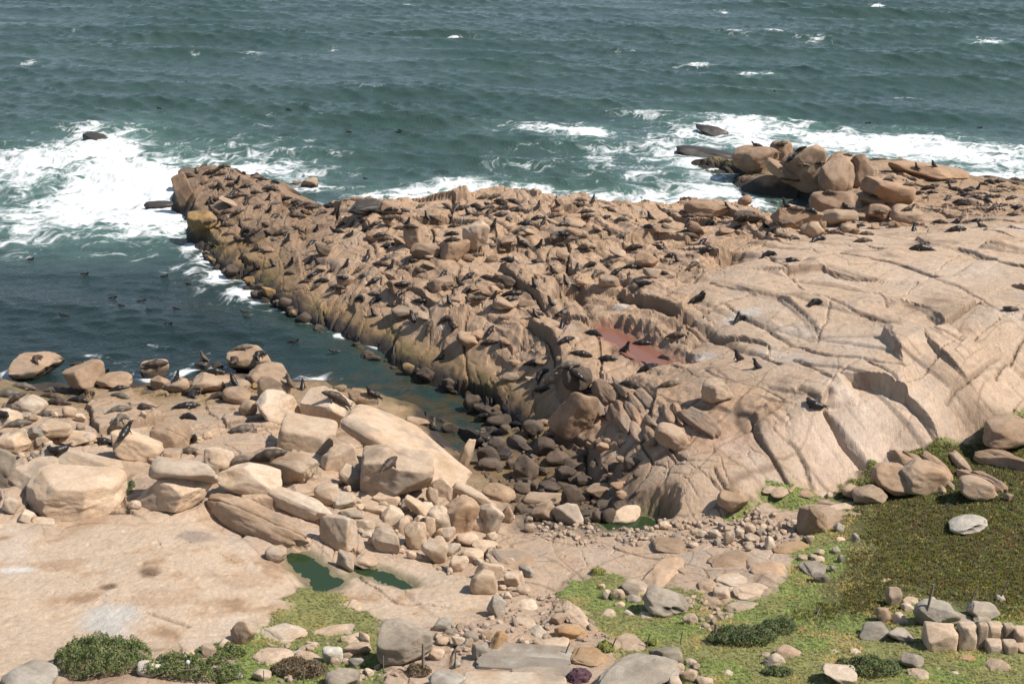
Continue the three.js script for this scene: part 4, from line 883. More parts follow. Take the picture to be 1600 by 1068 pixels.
const POSES = {
  L: skin([[[-.8, .13, 0], [-.4, .22, .03], .1, .2], [[-.4, .22, .03], [.05, .27, .02], .2, .27], [[.05, .27, .02], [.42, .25, -.02], .27, .2], [[.42, .25, -.02], [.72, .19, -.06], .2, .125], [[.72, .19, -.06], [.92, .15, -.09], .115, .055], fin(1, [.3, .16, .2], [.02, .05, .5]), fin(-1, [.3, .16, .2], [.1, .05, .52]), ...tailFins(-.82, .1)], [1.25, .62, .75]),
  C: skin([[[-.62, .14, .3], [-.42, .22, .08], .1, .2], [[-.42, .22, .08], [0, .28, -.06], .2, .28], [[0, .28, -.06], [.4, .27, .04], .28, .21], [[.4, .27, .04], [.58, .25, .3], .2, .13], [[.58, .25, .3], [.5, .19, .5], .12, .055], fin(1, [.3, .16, .2], [.1, .05, .5]), fin(-1, [.3, .16, .2], [.15, .05, .48]), ...tailFins(-.64, .1, .34)], [1.1, .66, .8]),
  S: skin([[[-.62, .1, 0], [-.35, .2, 0], .09, .2], [[-.35, .2, 0], [-.05, .38, 0], .21, .27], [[-.05, .38, 0], [.16, .68, 0], .27, .22], [[.16, .68, 0], [.24, .98, 0], .21, .145], [[.24, .98, 0], [.3, 1.13, 0], .135, .125], [[.3, 1.13, 0], [.5, 1.2, .02], .105, .05], fin(1, [.12, .5, .2], [.3, .05, .4], .08, .05), fin(-1, [.12, .5, .2], [.34, .05, .38], .08, .05), ...tailFins(-.62, .1)], [1.05, .86, .68]),
  H: skin([[[-.82, .12, 0], [-.45, .21, .04], .1, .2], [[-.45, .21, .04], [0, .28, .02], .2, .27], [[0, .28, .02], [.34, .36, 0], .27, .21], [[.34, .36, 0], [.55, .62, .03], .2, .14], [[.55, .62, .03], [.64, .74, .06], .13, .12], [[.64, .74, .06], [.82, .76, .12], .1, .05], fin(1, [.3, .24, .18], [.26, .05, .48]), fin(-1, [.3, .24, .18], [.32, .05, .46]), ...tailFins(-.84, .1)], [1.22, .68, .72]),
  W: skin([[[-.75, .02, 0], [-.3, .08, 0], .08, .17], [[-.3, .08, 0], [.2, .1, 0], .17, .2], [[.2, .1, 0], [.45, .2, .02], .19, .14], [[.45, .2, .02], [.55, .34, .04], .13, .12], [[.55, .34, .04], [.72, .35, .08], .1, .05], fin(1, [.1, .1, .15], [-.1, .12, .46])], [1.05, .5, .7]),
};
const FUR = { k: [.022, .018, .016], b: [.058, .040, .028], n: [.095, .066, .042], g: [.105, .088, .068], y: [.21, .145, .08] };
const FURWORD = { k: 'black', b: 'dark brown', n: 'brown', g: 'grey-brown', y: 'golden-brown' };
const furMat = {}; for (const k in FUR) furMat[k] = new THREE.MeshPhysicalMaterial({ color: new THREE.Color().setRGB(...FUR[k]), roughness: k === 'k' ? .38 : .55, specularIntensity: .7 });
const POSEWORD = { L: 'lying flat', C: 'lying curled round', S: 'sitting upright', H: 'raising its head', W: 'swimming' };
// pixel -> first hit on land, boulder or sea
const rayc = new THREE.Raycaster();
function hit(px, py) {
  const d = ray(px, py), n = d.clone().normalize(); let t = 40; for (; t < 420; t += .2) if (EYE + d.y * t < Math.max(-.05, ground(d.x * t, d.z * t))) break;
  let best = { t, p: new THREE.Vector3(d.x * t, EYE + d.y * t, d.z * t), n: null, rock: null };
  const o = new THREE.Vector3(0, EYE, 0), len = d.length();
  for (const s of solids) { const c = s.mesh.position; const w = c.clone().sub(o), a = w.dot(n); if (w.lengthSq() - a * a > s.r * s.r) continue; s.mesh.updateMatrixWorld(); rayc.set(o, n); const h = rayc.intersectObject(s.mesh, false)[0]; if (h && h.distance / len < best.t) best = { t: h.distance / len, p: h.point.clone(), n: h.face.normal.clone(), rock: s }; }
  return best;
}
const sealProto = {}, seals = [];
function seal(px, py, pose, head, tone, size) {
  const h = pose === 'W' ? { p: new THREE.Vector3(...(([a, b]) => [a, 0, b])(onLevel(px, py, 0))), n: null } : hit(px, py + (pose === 'S' ? 6 : 3));
  const wet = h.p.y < .02 && !h.rock, ps = wet && pose !== 'W' ? 'W' : pose, key = ps + tone;
  let o; if (!sealProto[key]) o = sealProto[key] = new THREE.Mesh(POSES[ps], furMat[tone]); else o = sealProto[key].clone();
  o.userData = {}; put(o, 'fur_seal');
  let up = new THREE.Vector3(0, 1, 0);
  if (ps !== 'W') { up = h.n && h.n.y > .25 ? h.n : h.n ? new THREE.Vector3(0, 1, 0) : slopeAt(h.p.x, h.p.z, .45); up.lerp(new THREE.Vector3(0, 1, 0), ps === 'S' ? .92 : .25).normalize(); if (up.y < .8) { const k = Math.hypot(up.x, up.z); up.set(up.x / k * .6, .8, up.z / k * .6); } }
  else if (h.p) { const w = [0, 0, 0]; wave(h.p.x, h.p.z, w); h.p.y = w[1] * .8 + .02; }
  const f = new THREE.Vector3(Math.cos(head), 0, -Math.sin(head)); f.addScaledVector(up, -f.dot(up)).normalize();
  o.quaternion.setFromRotationMatrix(new THREE.Matrix4().makeBasis(f, up, new THREE.Vector3().crossVectors(f, up)));
  o.scale.setScalar(size); o.position.copy(h.p).addScaledVector(up, ps === 'W' ? -.05 * size : -.05 * size);
  const [X, Y] = toPix(o.position.x, o.position.y, o.position.z);
  seals.push({ mesh: o, px: X, py: Y, say: `${FURWORD[tone]} seal ${POSEWORD[ps]}${ps === 'W' ? ' in the sea' : ''}`, fam: ps === 'W' ? 'swimmer' : 'seal' }); tag(o, null, 'seal');
}
// x y pose (heading in degrees, 0 = towards the right) (fur)
const SEALS = `307 266 S;371 280 S;346 270 L;358 279 L;335 289 L;399 276 L;410 278 L;429 283 L;384 290 L;419 290 L;361 287 L;363 301 H 60 k;359 307 L 40;331 313 S;329 323 S k;335 329 C;352 331 L;371 330 L;384 314 S;389 307 L;400 299 L;419 308 S;404 321 L;430 316 L 30 g;421 325 S;448 309 L;457 326 C;466 317 L;464 336 L 15 b 1.35;485 321 L;502 331 C;522 330 S k;511 321 L;327 344 L 30;341 341 L -40 b 1.3;376 349 S k;354 351 L;384 357 C;356 364 L;372 372 C;400 359 L;414 349 L;417 362 L;440 363 L 15 b 1.4;466 357 L;494 356 S k;526 361 H;547 366 H;427 373 L 5 g;449 372 S;472 371 L 0 n;487 379 L 55;511 379 L 5;333 379 S;376 400 S 20;399 390 C;401 415 S;427 411 S;455 408 S;485 406 S;496 408 S;541 411 S;519 421 L;489 429 C k;536 433 C k;477 439 L;504 438 L;494 446 L;528 448 L;453 425 L;551 348 L 20;536 347 L
588 329 L;611 326 L;629 328 L;607 338 L 25 b 1.3;656 322 L;637 345 S;586 349 L;569 342 C;571 357 C;594 366 L;667 336 S;680 340 L;699 322 L;712 321 C;731 330 S;755 308 L;772 306 L;747 334 C;751 324 C;744 320 L;764 319 C k;781 324 L;768 328 L;785 316 L;841 319 S;826 329 L;841 339 L;849 345 S;794 341 C 90 n;821 349 L -20 k;772 347 S;794 357 L;815 358 L 15 g;702 337 L;710 352 L;706 364 L;706 374 L;641 352 L;627 356 L;603 384 L;601 373 L;772 374 L;766 382 L 0 g;817 379 H k;843 381 S;796 406 L 160 k;742 398 L;839 408 C;574 402 H 70 k;605 403 L;597 412 L 170 b 1.2;611 414 S;635 409 S;644 406 L;635 418 L;657 422 C n;693 427 L 55 k;732 431 L 40;718 441 S;761 432 L;571 429 C;584 438 L 25 k;627 442 L 10 k;625 457 C 40 k;695 446 L 10;731 452 L 25;586 457 L;586 469 C 30 k;564 464 C k;614 476 C k;584 488 S;783 447 L 0 n;800 458 L -5 k 1.2;796 467 L k;836 443 S;772 461 S;747 464 L 20;702 469 S k;656 468 L -10;644 495 S k;837 490 S;563 419 L;699 497 C
871 316 S;909 311 L;926 311 S;903 318 L;866 336 L;918 329 L;918 337 L -15;952 326 L;946 339 L;972 342 L;1016 337 S k;1040 344 L;1014 353 C;1046 330 L;1074 348 S k;1111 345 S k;1121 337 C;1077 336 L;1136 321 S k;881 350 L 30;883 365 C k;908 368 L;950 360 C;972 367 L 15;1081 367 L;1076 361 L;1111 346 C;1098 378 L 45;1102 390 C k;916 386 L 0 b 1.15;877 382 C;864 372 L;991 386 L 165 b 1.2;1031 386 L -35;1047 398 L;1058 404 S k;1084 413 L 40;956 408 L;950 415 L;986 416 L;963 424 L;924 413 C;1032 426 L -30 k;933 427 C;901 418 S;884 437 S k;1006 443 H k;1094 466 H -20 k;864 422 S k;1152 497 S k;1152 355 L;1156 342 C;879 488 C;862 472 S
646 494 S k;672 509 L 60;709 508 H -70 k;766 516 L 55 k;837 490 H;881 489 C g;878 507 S k;689 556 S;766 534 L;884 531 L 25 k;928 520 L -45 k;977 544 S;1002 536 L -15 k;1036 561 C -20 k;1013 575 L -20 k;908 552 L 0 k;948 560 L -20 k;888 571 L 0 g;834 565 L;847 607 L -35 k 1.1;846 584 C;901 584 L -40 k;986 601 L -40 b;918 611 C k;1046 601 L -5 n;1056 523 L;675 666 S k;759 649 H;807 661 L -40 k;780 676 L -50 k;753 690 C
1090 466 H;1158 497 C k;1273 472 C k;1202 397 C;1237 406 C;1154 558 S k;1183 571 S k;1273 632 C k;1441 388 L 175 k 1.25;1349 375 L n;1354 364 L n;1495 358 L 5 k 1.15;1222 368 L;1208 358 L;1239 371 C;1278 373 C;1306 362 L;1428 355 S k;1080 366 L 0 g;1580 483 C
1433 258 S k;1459 255 S k;1560 282 L -20 b 1.2;1539 286 C;1528 291 S k;1566 290 L;1424 278 L;1420 287 L;1439 300 L;1456 299 L;1463 288 C;1484 286 S;1499 313 L;1519 318 L;1514 296 L;1516 303 L;1529 308 C k;1548 306 C;1561 305 L;1581 308 L;1566 320 C k;1590 322 C k;1553 323 L;1585 334 L;1497 345 C;1527 344 C k;1534 352 H;1380 350 C;1309 361 H 45 k;1341 351 H k;1375 329 L;1371 338 L;1324 322 C k;1371 304 L;1388 279 L;1326 241 C n;1469 346 L;1420 325 H
1182 225 H 170;1222 224 L 10 b 1.3;1252 231 L -15;1212 238 L 20;1184 266 H n;1227 278 L;1248 280 L;1237 246 L;1256 256 L;1282 253 L;1227 317 S k;1244 324 L -5;1267 328 C k;1297 299 L;1164 336 L;1186 339 H;1195 350 S;1209 358 L;1225 348 H
56 560 C 90 b;122 565 L 0 b 1.1;242 567 L 20 b 1.15;276 588 S k;36 604 L 10 g 1.1;11 617 L 5 g 1.4;26 621 L 20 b;79 619 L -10 b 1.1;90 629 L -10 b 1.2;122 625 L -12 k 1.1;129 607 C;185 607 L k;189 619 L 160 g 1.1;251 615 C y;227 636 C;186 640 L 20 g 1.1;187 652 C 60 g;194 674 H 80 k;92 702 C k;289 634 L 15 k 1.1;294 651 L -40 k 1.1;296 614 H k;293 706 L 0 n 1.1;2 648 C k;86 610 L g;161 690 C k;71 647 L -5 g;28 662 L 20 g
379 542 L 20 g 1.1;403 554 C 75 k;366 563 C -70 b 1.1;318 556 S 160 n;336 580 L 0 k 1.1;365 594 S k;301 616 C 90 k 1.2;473 602 S 95 k;524 621 L 175 b 1.3;376 672 L 0 g 1.25;419 713 L 0 b 1.4;301 686 H -50 k;307 606 C;453 597 S n;342 619 C;581 614 H k;676 664 S g;608 724 L 60 b 1.2;297 632 L 12 k
101 496 W;221 469 W;191 484 W;235 491 W;277 489 W;263 513 W;257 430 W;47 403 W;132 427 W;294 440 W;176 466 W;383 491 W;388 505 W;459 540 W;523 557 W;162 575 W;248 165 W;292 129 W;451 173 W;545 205 W;625 207 W;571 279 W;1213 147 W;1357 186 W;1532 196 W;1525 223 W;1544 263 W;130 346 W;948 283 W`;
const rs = RNG(31);
for (const e of SEALS.split(/[;\n]/)) {
  const p = e.trim().split(' '), nums = p.slice(3).filter(s => /^-?[\d.]+$/.test(s)).map(Number), fur = p.slice(3).find(s => /^[kbngy]$/.test(s));
  const auto = rs(), q = rs(), hd = nums.length && (nums.length > 1 || Math.abs(nums[0]) > 2 || nums[0] === 0) ? nums[0] * R : (auto < .5 ? 0 : Math.PI) + (q - .5) * 1.3, sz = nums.length > 1 ? nums[1] : nums.length === 1 && Math.abs(nums[0]) < 2 && nums[0] !== 0 ? nums[0] : 1;
  const ft = rs(), tone = fur ?? (p[2] === 'S' || p[2] === 'W' ? 'k' : ft < .5 ? 'b' : ft < .75 ? 'k' : ft < .92 ? 'n' : 'g');
  seal(+p[0], +p[1], p[2], p[2] === 'S' && !nums.length ? (auto < .5 ? .4 : 2.7) + (q - .5) * 2 : hd, tone, sz * (.9 + .22 * rs()) * (p[2] === 'W' ? .62 : p[2] === 'S' ? .68 : .83) * (+p[1] > 530 ? 1.08 : 1));
}
// the packed animals at the tip and the far shore that nobody could count
{
  const spots2 = [], zA = zone('285 268;340 264;420 280;500 318;470 350;400 360;350 345;320 300'), zB = zone('1470 280;1600 290;1600 330;1500 330;1400 300'), zC = zone('690 320;800 310;830 340;760 345'), r = RNG(8);
  for (const [zz, n] of [[zA, 34], [zB, 26], [zC, 16]]) for (let i = 0, c = 0; i < 4000 && c < n; i++) { const x = zz.b[0] + r() * (zz.b[1] - zz.b[0]), z = zz.b[2] + r() * (zz.b[3] - zz.b[2]); if (zz.at(x, z) > 0 && ground(x, z) > .7) { spots2.push([x, z]); c++; } }
  // beyond the 300 that show largest, the farthest animals join this one mass
  const parts = [], bake = (g, M, c) => { const q = g.clone().applyMatrix4(M), n = q.attributes.position.count, a = new Float32Array(n * 3); for (let i = 0; i < n; i++) a.set(c, 3 * i); q.setAttribute('color', new THREE.BufferAttribute(a, 3)); parts.push(q); };
  const order = seals.filter(s => s.fam === 'seal').sort((p, q) => p.mesh.position.z - q.mesh.position.z), extra = new Set(order.slice(0, Math.max(0, seals.length - 300)));
  for (const e of extra) { e.mesh.updateMatrixWorld(); bake(e.mesh.geometry, e.mesh.matrixWorld, e.mesh.material.color.toArray()); scene.remove(e.mesh); }
  for (let i = seals.length - 1; i >= 0; i--) if (extra.has(seals[i])) seals.splice(i, 1);
  seals.forEach((e, i) => { e.mesh.name = i ? `fur_seal_${String(i).padStart(3, '0')}` : 'fur_seal'; });
  const M = new THREE.Matrix4();
  spots2.forEach(([x, z]) => { const up = slopeAt(x, z, .5), a = r() * 6.28, f = new THREE.Vector3(Math.cos(a), 0, Math.sin(a) * .5); f.addScaledVector(up, -f.dot(up)).normalize(); const s = .75 + .3 * r(); M.makeBasis(f.clone().multiplyScalar(s), up.clone().multiplyScalar(s), new THREE.Vector3().crossVectors(f, up).multiplyScalar(s)); M.setPosition(x, ground(x, z) - .04, z); const d = .6 + .6 * r(); bake(POSES.L, M, FUR.b.map(c => c * d)); });
  const m = new THREE.Mesh(mergeGeometries(parts), new THREE.MeshPhysicalMaterial({ vertexColors: true, roughness: .5, specularIntensity: .7 }));
  tag(put(m, 'seal_colony'), 'packed resting seals too crowded to count on the ridge tip and far shore', 'seals', null, 'stuff');
}

// ------------------------------------------------------------------ grass, low succulent plants, shrubs
const leafMat = new THREE.MeshPhysicalMaterial({ vertexColors: true, roughness: .95, side: THREE.DoubleSide, transmission: .4, thickness: 0, specularIntensity: .2 });
function up3(P) { const i = P.length - 9, ax = P[i + 3] - P[i], az = P[i + 5] - P[i + 2], bx = P[i + 6] - P[i], bz = P[i + 8] - P[i + 2]; if (az * bx - ax * bz < 0) for (let k = 0; k < 3; k++) [P[i + k], P[i + 3 + k]] = [P[i + 3 + k], P[i + k]]; }    // leaves face the sky
function tuft(n, hgt, wid, lean, seed, c0, c1) {
  const r = RNG(seed), P = [], Cc = [], N = [];
  for (let i = 0; i < n; i++) { const a = r() * 6.283, l = lean * (.4 + r()), h = hgt * (.6 + .6 * r()), w = wid * (.7 + .6 * r()), ox = (r() - .5) * wid * 7, oz = (r() - .5) * wid * 7, c = Math.cos(a), s = Math.sin(a), t = r();
    P.push(ox - s * w, 0, oz + c * w, ox + s * w, 0, oz - c * w, ox + c * l, h, oz + s * l); up3(P); for (let k = 0; k < 3; k++) { N.push(c * .3, .9, s * .3); for (let q = 0; q < 3; q++) Cc.push(mix(c0[q], c1[q], t)); } }
  const g = new THREE.BufferGeometry(); g.setAttribute('position', new THREE.Float32BufferAttribute(P, 3)); g.setAttribute('normal', new THREE.Float32BufferAttribute(N, 3)); g.setAttribute('color', new THREE.Float32BufferAttribute(Cc, 3)); return g;
}
function onRock(x, z) { for (const s of solids) { const p = s.mesh.position, dx = x - p.x, dz = z - p.z; if (dx * dx + dz * dz < s.r * s.r * .45) return true; } return false; }
function scatter(name, label, cat, geo, n, seed, ok, size) {
  const r = RNG(seed), A = [], M = new THREE.Matrix4(), Q = new THREE.Quaternion();
  for (let i = 0; i < n; i++) { const x = -24 + r() * 66, z = -84 + r() * 44, k = ok(x, z, r()); if (!k) continue; A.push([x, z, size * (.6 + .8 * r()), r() * 6.28, k, r()]); }
  const m = new THREE.InstancedMesh(geo, leafMat, A.length), c = new THREE.Color();
  A.forEach(([x, z, s, a, k, t], i) => { M.compose(new THREE.Vector3(x, ground(x, z) - .01, z), Q.setFromEuler(new THREE.Euler((t - .5) * .4, a, 0)), new THREE.Vector3(s, s, s)); m.setMatrixAt(i, M); const d = .55 + .9 * t; m.setColorAt(i, c.setRGB(d * k[0], d * k[1], d * k[2])); });
  tag(put(m, name), label, cat, null, 'stuff');
}
const inGreen = (x, z) => Math.max(ZN.grass.at(x, z), ZN.lowgrass.at(x, z)) + n2(x * .5, z * .5) * .7 + n2(x * 1.7, z * 1.7) * .3;
scatter('grass', 'short green and straw-coloured grass around the rocks at lower right', 'grass', tuft(9, .10, .010, .07, 3, [.21, .24, .075], [.40, .36, .15]), 260000, 51, (x, z, q) => { const g = inGreen(x, z); if (g < .05 || sucZ.at(x, z) + n2(x * .3, z * .3) * 2 > .5 && q > .12) return 0; if (n2(x * .7 + 30, z * .7) + .6 * n2(x * 2.1, z * 2.1) < -.3 - q * .5) return 0; const m = fbm(x * .35 + 40, z * .35, 4); return m > .05 + q * .3 ? [1.5, 1.2, 1.1] : fbm(x * .12, z * .12, 3) > 0 ? [.85, 1.1, .8] : [1, 1, 1]; }, 1);
scatter('succulent_mat', 'low reddish green succulent plants carpeting the slope at right', 'ground cover', tuft(10, .12, .018, .08, 4, [.095, .125, .014], [.15, .115, .025]), 190000, 52, (x, z, q) => { const s = sucZ.at(x, z) + n2(x * .4, z * .4) * 1.6 + n2(x * 1.3, z * 1.3) * .5; if (s < q * .8 || inGreen(x, z) < 0) return 0; const v = n2(x * .3 + 9, z * .3) * .5 + n2(x * 3.1, z * 3.1) * .7 + (q - .5) * 1.6; return v > .55 ? [1.1, .62, .9] : v < -.45 ? [1.25, 1.35, .8] : [.75, .85, .7]; }, 1);
const wood = new THREE.MeshStandardMaterial({ color: new THREE.Color().setRGB(.2, .16, .12), roughness: .9, map: grainMap }), woodDark = new THREE.MeshStandardMaterial({ color: new THREE.Color().setRGB(.11, .09, .07), roughness: .9 });
function shrub(px, py, wpx, hpx, look, n, label, seed) {
  const r = RNG(seed), h = hit(px, py), s = FPX / h.t, w = wpx / 2 / s, H = Math.max(hpx / s * .62, .15), dep = Math.max((hpx / s) * .75, w * .45), P = [], N = [], Cc = [], G = { green: [[.10, .16, .03], [.2, .26, .055], [.42, .28, .2]], dark: [[.07, .115, .025], [.12, .16, .04], [.18, .15, .07]], yellow: [[.22, .25, .05], [.34, .34, .07], [.4, .37, .08]], heath: [[.15, .11, .06], [.22, .16, .08], [.36, .22, .17]] }[look], o = new THREE.Group();
  o.position.copy(h.p);
  for (let i = 0; i < n; i++) {
    let u, v, k; do { u = r() * 2 - 1; v = r() * 2 - 1; k = u * u + v * v; } while (k > 1);
    const gx = u * w, gz = v * dep, top = H * (Math.sqrt(1 - k) * .75 + .25) * (.75 + .5 * n2(gx * 1.6 + seed, gz * 1.6) + .25 * n2(gx * 5, gz * 5)), y = Math.max(.02, top * (1 - .55 * r() * r())), gy = ground(h.p.x + gx, h.p.z + gz) - h.p.y;
    const a = r() * 6.283, L = .05 + .06 * r(), e = r() * 1.2 + .2, dx = Math.cos(a) * Math.cos(e) * L, dy = Math.sin(e) * L, dz = Math.sin(a) * Math.cos(e) * L, ww = L * .35, c = r() < .09 ? G[2] : r() < .5 ? G[0] : G[1], d = .7 + .6 * r();
    P.push(gx - Math.sin(a) * ww, gy + y, gz + Math.cos(a) * ww, gx + Math.sin(a) * ww, gy + y, gz - Math.cos(a) * ww, gx + dx, gy + y + dy, gz + dz); up3(P);
    for (let q = 0; q < 3; q++) { N.push(Math.cos(a) * .45, .8, Math.sin(a) * .45); Cc.push(c[0] * d, c[1] * d, c[2] * d); }
  }
  const g = new THREE.BufferGeometry(); g.setAttribute('position', new THREE.Float32BufferAttribute(P, 3)); g.setAttribute('normal', new THREE.Float32BufferAttribute(N, 3)); g.setAttribute('color', new THREE.Float32BufferAttribute(Cc, 3));
  put(new THREE.Mesh(g, leafMat), 'foliage', o);
  const st = []; for (let i = 0; i < 9; i++) { const a = r() * 6.28, k = .3 + .5 * r(), e = new THREE.Vector3(Math.cos(a) * w * k, H * .6, Math.sin(a) * dep * k); st.push(new THREE.TubeGeometry(new THREE.QuadraticBezierCurve3(new THREE.Vector3(e.x * .2, -.1, e.z * .2), new THREE.Vector3(e.x * .4, H * .3, e.z * .4), e), 4, .012, 4)); }
  put(new THREE.Mesh(mergeGeometries(st), woodDark), 'stems', o);
  tag(put(o, 'shrub'), label, 'shrub', 'shrubs among the rocks');
}
shrub(162, 1040, 150, 78, 'green', 16000, 'largest leafy green shrub with pinkish flowers on the bottom edge of the bare slab', 61);
shrub(300, 1052, 170, 50, 'green', 11000, 'low spreading green shrub with a small timber cross at the bottom edge', 62);
shrub(345, 1022, 80, 26, 'green', 3500, 'small leafy green shrub below the tan stone on the slab edge', 63);
shrub(468, 1054, 90, 36, 'heath', 4500, 'reddish brown heathy shrub at the bottom edge between two thin stakes', 64);
shrub(1160, 1000, 110, 42, 'dark', 6000, 'dark green spreading shrub around the short thick post beside the cobble pile', 65);
shrub(1215, 985, 60, 34, 'dark', 2500, 'dark green shrub around the short leaning stake right of the cobble pile', 66);
shrub(1355, 1050, 110, 44, 'dark', 5500, 'low dark green bush on the grass at the bottom below the grey pyramid stones', 67);
shrub(1215, 1052, 50, 20, 'dark', 1500, 'small dark green bush below the grey stone on the bright grass', 68);
shrub(947, 1016, 28, 22, 'yellow', 1500, 'small yellow-green bush at a leaning stake near the pale flat rock', 69);
shrub(1018, 1008, 20, 16, 'yellow', 900, 'tiny yellow-green bush at a stake behind the square grey boulder', 70);
shrub(935, 897, 26, 14, 'yellow', 700, 'bright green tuft beside a pale stone below the rock dome', 71);
shrub(203, 768, 14, 26, 'dark', 900, 'green plant growing in the gap between the squared block and the stacked rocks', 72);
shrub(655, 1052, 40, 26, 'heath', 1400, 'dry brown plant at the foot of the thick fence post', 73);

// ------------------------------------------------------------------ fence posts and small things
function post(bx, by, tx, ty, r0, m, label, lying) {
  const h = hit(bx, by), d = ray(tx, ty), t = h.t * (lying ? .985 : 1), e = new THREE.Vector3(d.x * t, EYE + d.y * t, d.z * t), v = e.clone().sub(h.p); if (!lying) { v.z *= .3; v.y /= CP; } else { v.y = .12; v.z = (ty - by) / FPX * h.t / Math.sin(.5); }
  const L = v.length(), g = new THREE.CylinderGeometry(r0 * .85, r0, L + .25, 9, 6), p = g.attributes.position; for (let i = 0; i < p.count; i++) { const y = p.getY(i); p.setX(i, p.getX(i) * (1 + .12 * n2(y * 3, r0 * 90)) + .02 * n2(y * 1.5, 4)); p.setZ(i, p.getZ(i) + .02 * n2(y * 1.5, 9)); } g.translate(0, L / 2 - .12, 0); g.computeVertexNormals();
  const o = put(new THREE.Mesh(g, m), lying ? 'branch' : 'fence_post'); o.position.copy(h.p); o.quaternion.setFromUnitVectors(new THREE.Vector3(0, 1, 0), v.normalize()); tag(o, label, lying ? 'branch' : 'fence post', lying ? 'dead branches' : 'old fence posts');
}
post(599, 1051, 599.4, 1022, .03, wood, 'thin pale stake in front of the left side of the tall grey boulder');
post(661, 1054, 662, 1001, .075, wood, 'thick weathered post in front of the tall grey boulder');
post(711, 1046, 712, 1016, .035, woodDark, 'thin dark stake between the tall grey boulder and the layered rock');
post(884, 1020, 890, 1002, .035, woodDark, 'short dark stake leaning right above the orange-stained flat rock');
post(955, 1016, 962, 994.5, .035, woodDark, 'dark stake leaning right over the small yellow-green bush');
post(1009, 1013, 1015, 988, .035, woodDark, 'dark leaning stake behind the square grey boulder');
post(1062.5, 1009, 1066, 984, .03, woodDark, 'thin dark stake left of the short thick post');
post(1116, 1002, 1118, 972, .085, wood, 'short thick grey post casting a shadow left, below the cobble pile');
post(1179, 987, 1183.5, 973, .035, woodDark, 'short dark stake behind the lone stone in the dark shrub');
post(1230, 978, 1241, 963, .05, woodDark, 'short dark stake leaning right at the edge of the dark shrub');
post(1335, 960, 1346, 947, .04, woodDark, 'short grey stake leaning right in the reddish plants');
post(1450, 950, 1456, 910, .07, wood, 'thick leaning post behind the grey triangular rock');
post(1517, 942, 1525.6, 912, .04, wood, 'leaning stake behind the grooved grey boulder on the right');
post(1565, 931, 1574, 904, .04, wood, 'rightmost leaning stake beside a small round stone');
post(412.5, 1068, 412.6, 1045, .025, wood, 'leftmost thin pale stake at the bottom edge');
post(474, 1068, 476, 1041, .03, wood, 'thin pale stake at the bottom edge behind the reddish shrub');
post(1256, 963, 1281, 959, .04, wood, 'pale dead branch lying flat on the grass', true);
post(1273, 971, 1294, 956, .045, woodDark, 'dark dead branch lying slantwise on the reddish plants', true);
{ // timber cross in the shrub at the bottom edge
  const h = hit(296, 1064), o = new THREE.Group(); o.position.copy(h.p); const s = h.t / FPX, W = 27 * s;
  const up = new THREE.CylinderGeometry(.05, .055, 1.05, 8); up.translate(0, .4, 0); put(new THREE.Mesh(up, wood), 'upright', o);
  const bar = new THREE.BoxGeometry(W, .09, .06, 6, 1, 1); bar.rotateZ(.06); bar.translate(-.02, .62, .06); put(new THREE.Mesh(bar, wood), 'crossbar', o);
  const cap = new THREE.SphereGeometry(.09, 12, 8); cap.scale(1, 1.2, 1); cap.translate(0, .98, 0); put(new THREE.Mesh(cap, new THREE.MeshStandardMaterial({ color: new THREE.Color().setRGB(.5, .5, .48), roughness: .7 })), 'cap', o);
  tag(put(o, 'wooden_cross'), 'weathered timber cross with a pale cap in the shrub at the bottom edge', 'cross');
}
{ // dark purple patterned cloth on the rock at the bottom edge
  const h = hit(905, 1064), g = new THREE.IcosahedronGeometry(1, 14), m = mergeVertices(g.deleteAttribute('normal').deleteAttribute('uv'), 1e-5), p = m.attributes.position, col = [];
  for (let i = 0; i < p.count; i++) { const x = p.getX(i), y = p.getY(i), z = p.getZ(i), k = 1 + .22 * n3(x * 2.2, y * 2.2, z * 2.2) + .16 * (1 - Math.abs(n3(x * 4 + 9, y * 4, z * 4)) * 2) * .6; p.setXYZ(i, x * k * .52, Math.max(y * k * .42, -.12), z * k * .42); const q = n3(x * 7, y * 7, z * 7) > .15; col.push(...(q ? [.11, .05, .06] : [.05, .025, .035])); }
  m.setAttribute('color', new THREE.Float32BufferAttribute(col, 3)); m.computeVertexNormals(); const o = put(new THREE.Mesh(m, new THREE.MeshStandardMaterial({ vertexColors: true, roughness: .95 })), 'cloth_bundle'); o.position.copy(h.p); o.position.y += .15; tag(o, 'crumpled dark purple patterned cloth on the rock at the bottom edge', 'cloth');
}

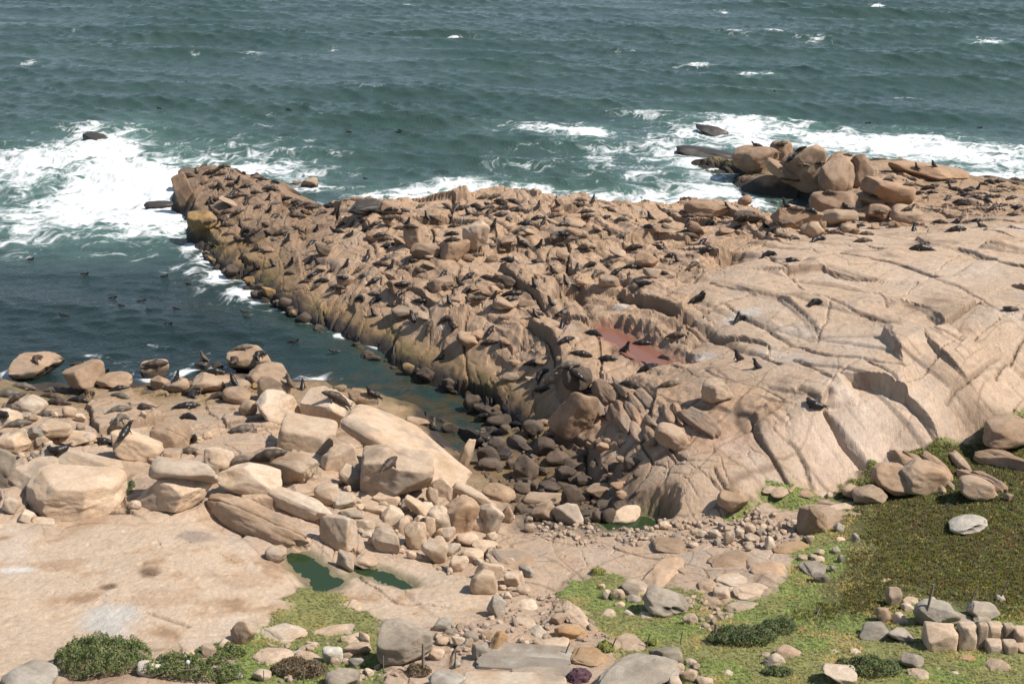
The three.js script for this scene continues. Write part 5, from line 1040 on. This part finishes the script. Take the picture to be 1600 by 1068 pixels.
// ------------------------------------------------------------------ every stone and seal is named by the nearest thing that one can find
const MARKS = `the green pool@505 893;the tall grey boulder@633 1003;the layered grey rock@820 1040;the largest left block@120 778;the two stacked rocks@275 755;the biggest slab boulder@640 690;the squared pale block@480 682;the three-seal boulder@388 560;the dark boulder creek@855 725;the lone pointed boulder@1268 815;the white hollowed rock@1513 820;the cracked block wall@1530 998;the folded outcrop@1440 732;the red-brown pool@1005 550;the tall pale block@744 367;the dark-sided upright block@648 370;the inlet's cracked dome@1103 325;the inlet's flat-topped block@1246 338;the twin-domed outcrop@1215 262;the split outcrop@1325 270;the ridge tip@300 290;the wet black hump@571 323;the red-brown buttress@895 648;the low shore rock@1450 268;the leaning white boulder@213 697;the leftmost cove boulder@57 572;the skull-shaped grey rock@1040 942;the bare pale slab@200 900;the grey triangular rock@1465 962;the pale pool-side boulder@980 806;the seal-crossed boulder@510 640;the middle bare slab@680 930;the lobed cliff@1030 650;the big sloping slabs@1400 470;the rock dome@1080 770;the ridge's cove corner@690 570;the middle of the ridge@720 440;the ridge crest@830 320;the crowded ridge back@440 330;the ridge's left shoulder@430 415;the open sea's middle@700 200;the cove@240 480;the bright bottom grass@1300 1030`.split(';').map(s => { const [n, p] = s.split('@'), [x, y] = p.split(' ').map(Number); return { n, x, y }; });
const ORD = ['', 'second ', 'third ', 'fourth ', 'fifth ', 'sixth ', 'seventh ', 'eighth ', 'ninth ', 'tenth ', 'eleventh ', 'twelfth ', 'thirteenth ', 'fourteenth ', 'fifteenth ', 'sixteenth ', 'seventeenth ', 'eighteenth '];
{
  const bins = {};
  for (const e of solids) e.mesh.userData.group = { flat_rock: 'flat rocks in the ground', boulder: 'boulders along the shore', stone: 'loose stones', rock_block: 'broken blocks on the ridge' }[e.mesh.name.replace(/_\d+$/, '')];
  for (const e of seals) e.mesh.userData.group = e.fam === 'swimmer' ? 'seals swimming in the sea' : 'seals resting on the rocks';
  for (const e of [...solids.filter(s => !s.label), ...seals]) {
    let best = null, bd = 1e9; for (const m of MARKS) { const d = Math.hypot(m.x - e.px, (m.y - e.py) * 1.3); if (d < bd) { bd = d; best = m; } }
    const dx = e.px - best.x, dy = (e.py - best.y) * 1.3, dir = Math.abs(dx) > Math.abs(dy) ? (dx > 0 ? 'to the right of' : 'to the left of') : dy > 0 ? 'in front of' : 'behind';
    (bins[`${e.fam}|${e.say}|${best.n}|${dir}`] ??= []).push([bd, e, best.n, dir]);
  }
  for (const k in bins) bins[k].sort((a, b) => a[0] - b[0]).forEach(([, e, m, dir], i) => { const W = `${e.say}, ${ORD[i]}nearest ${dir} ${m}`; e.mesh.userData.label = W; });
}

renderer.render(scene, camera);
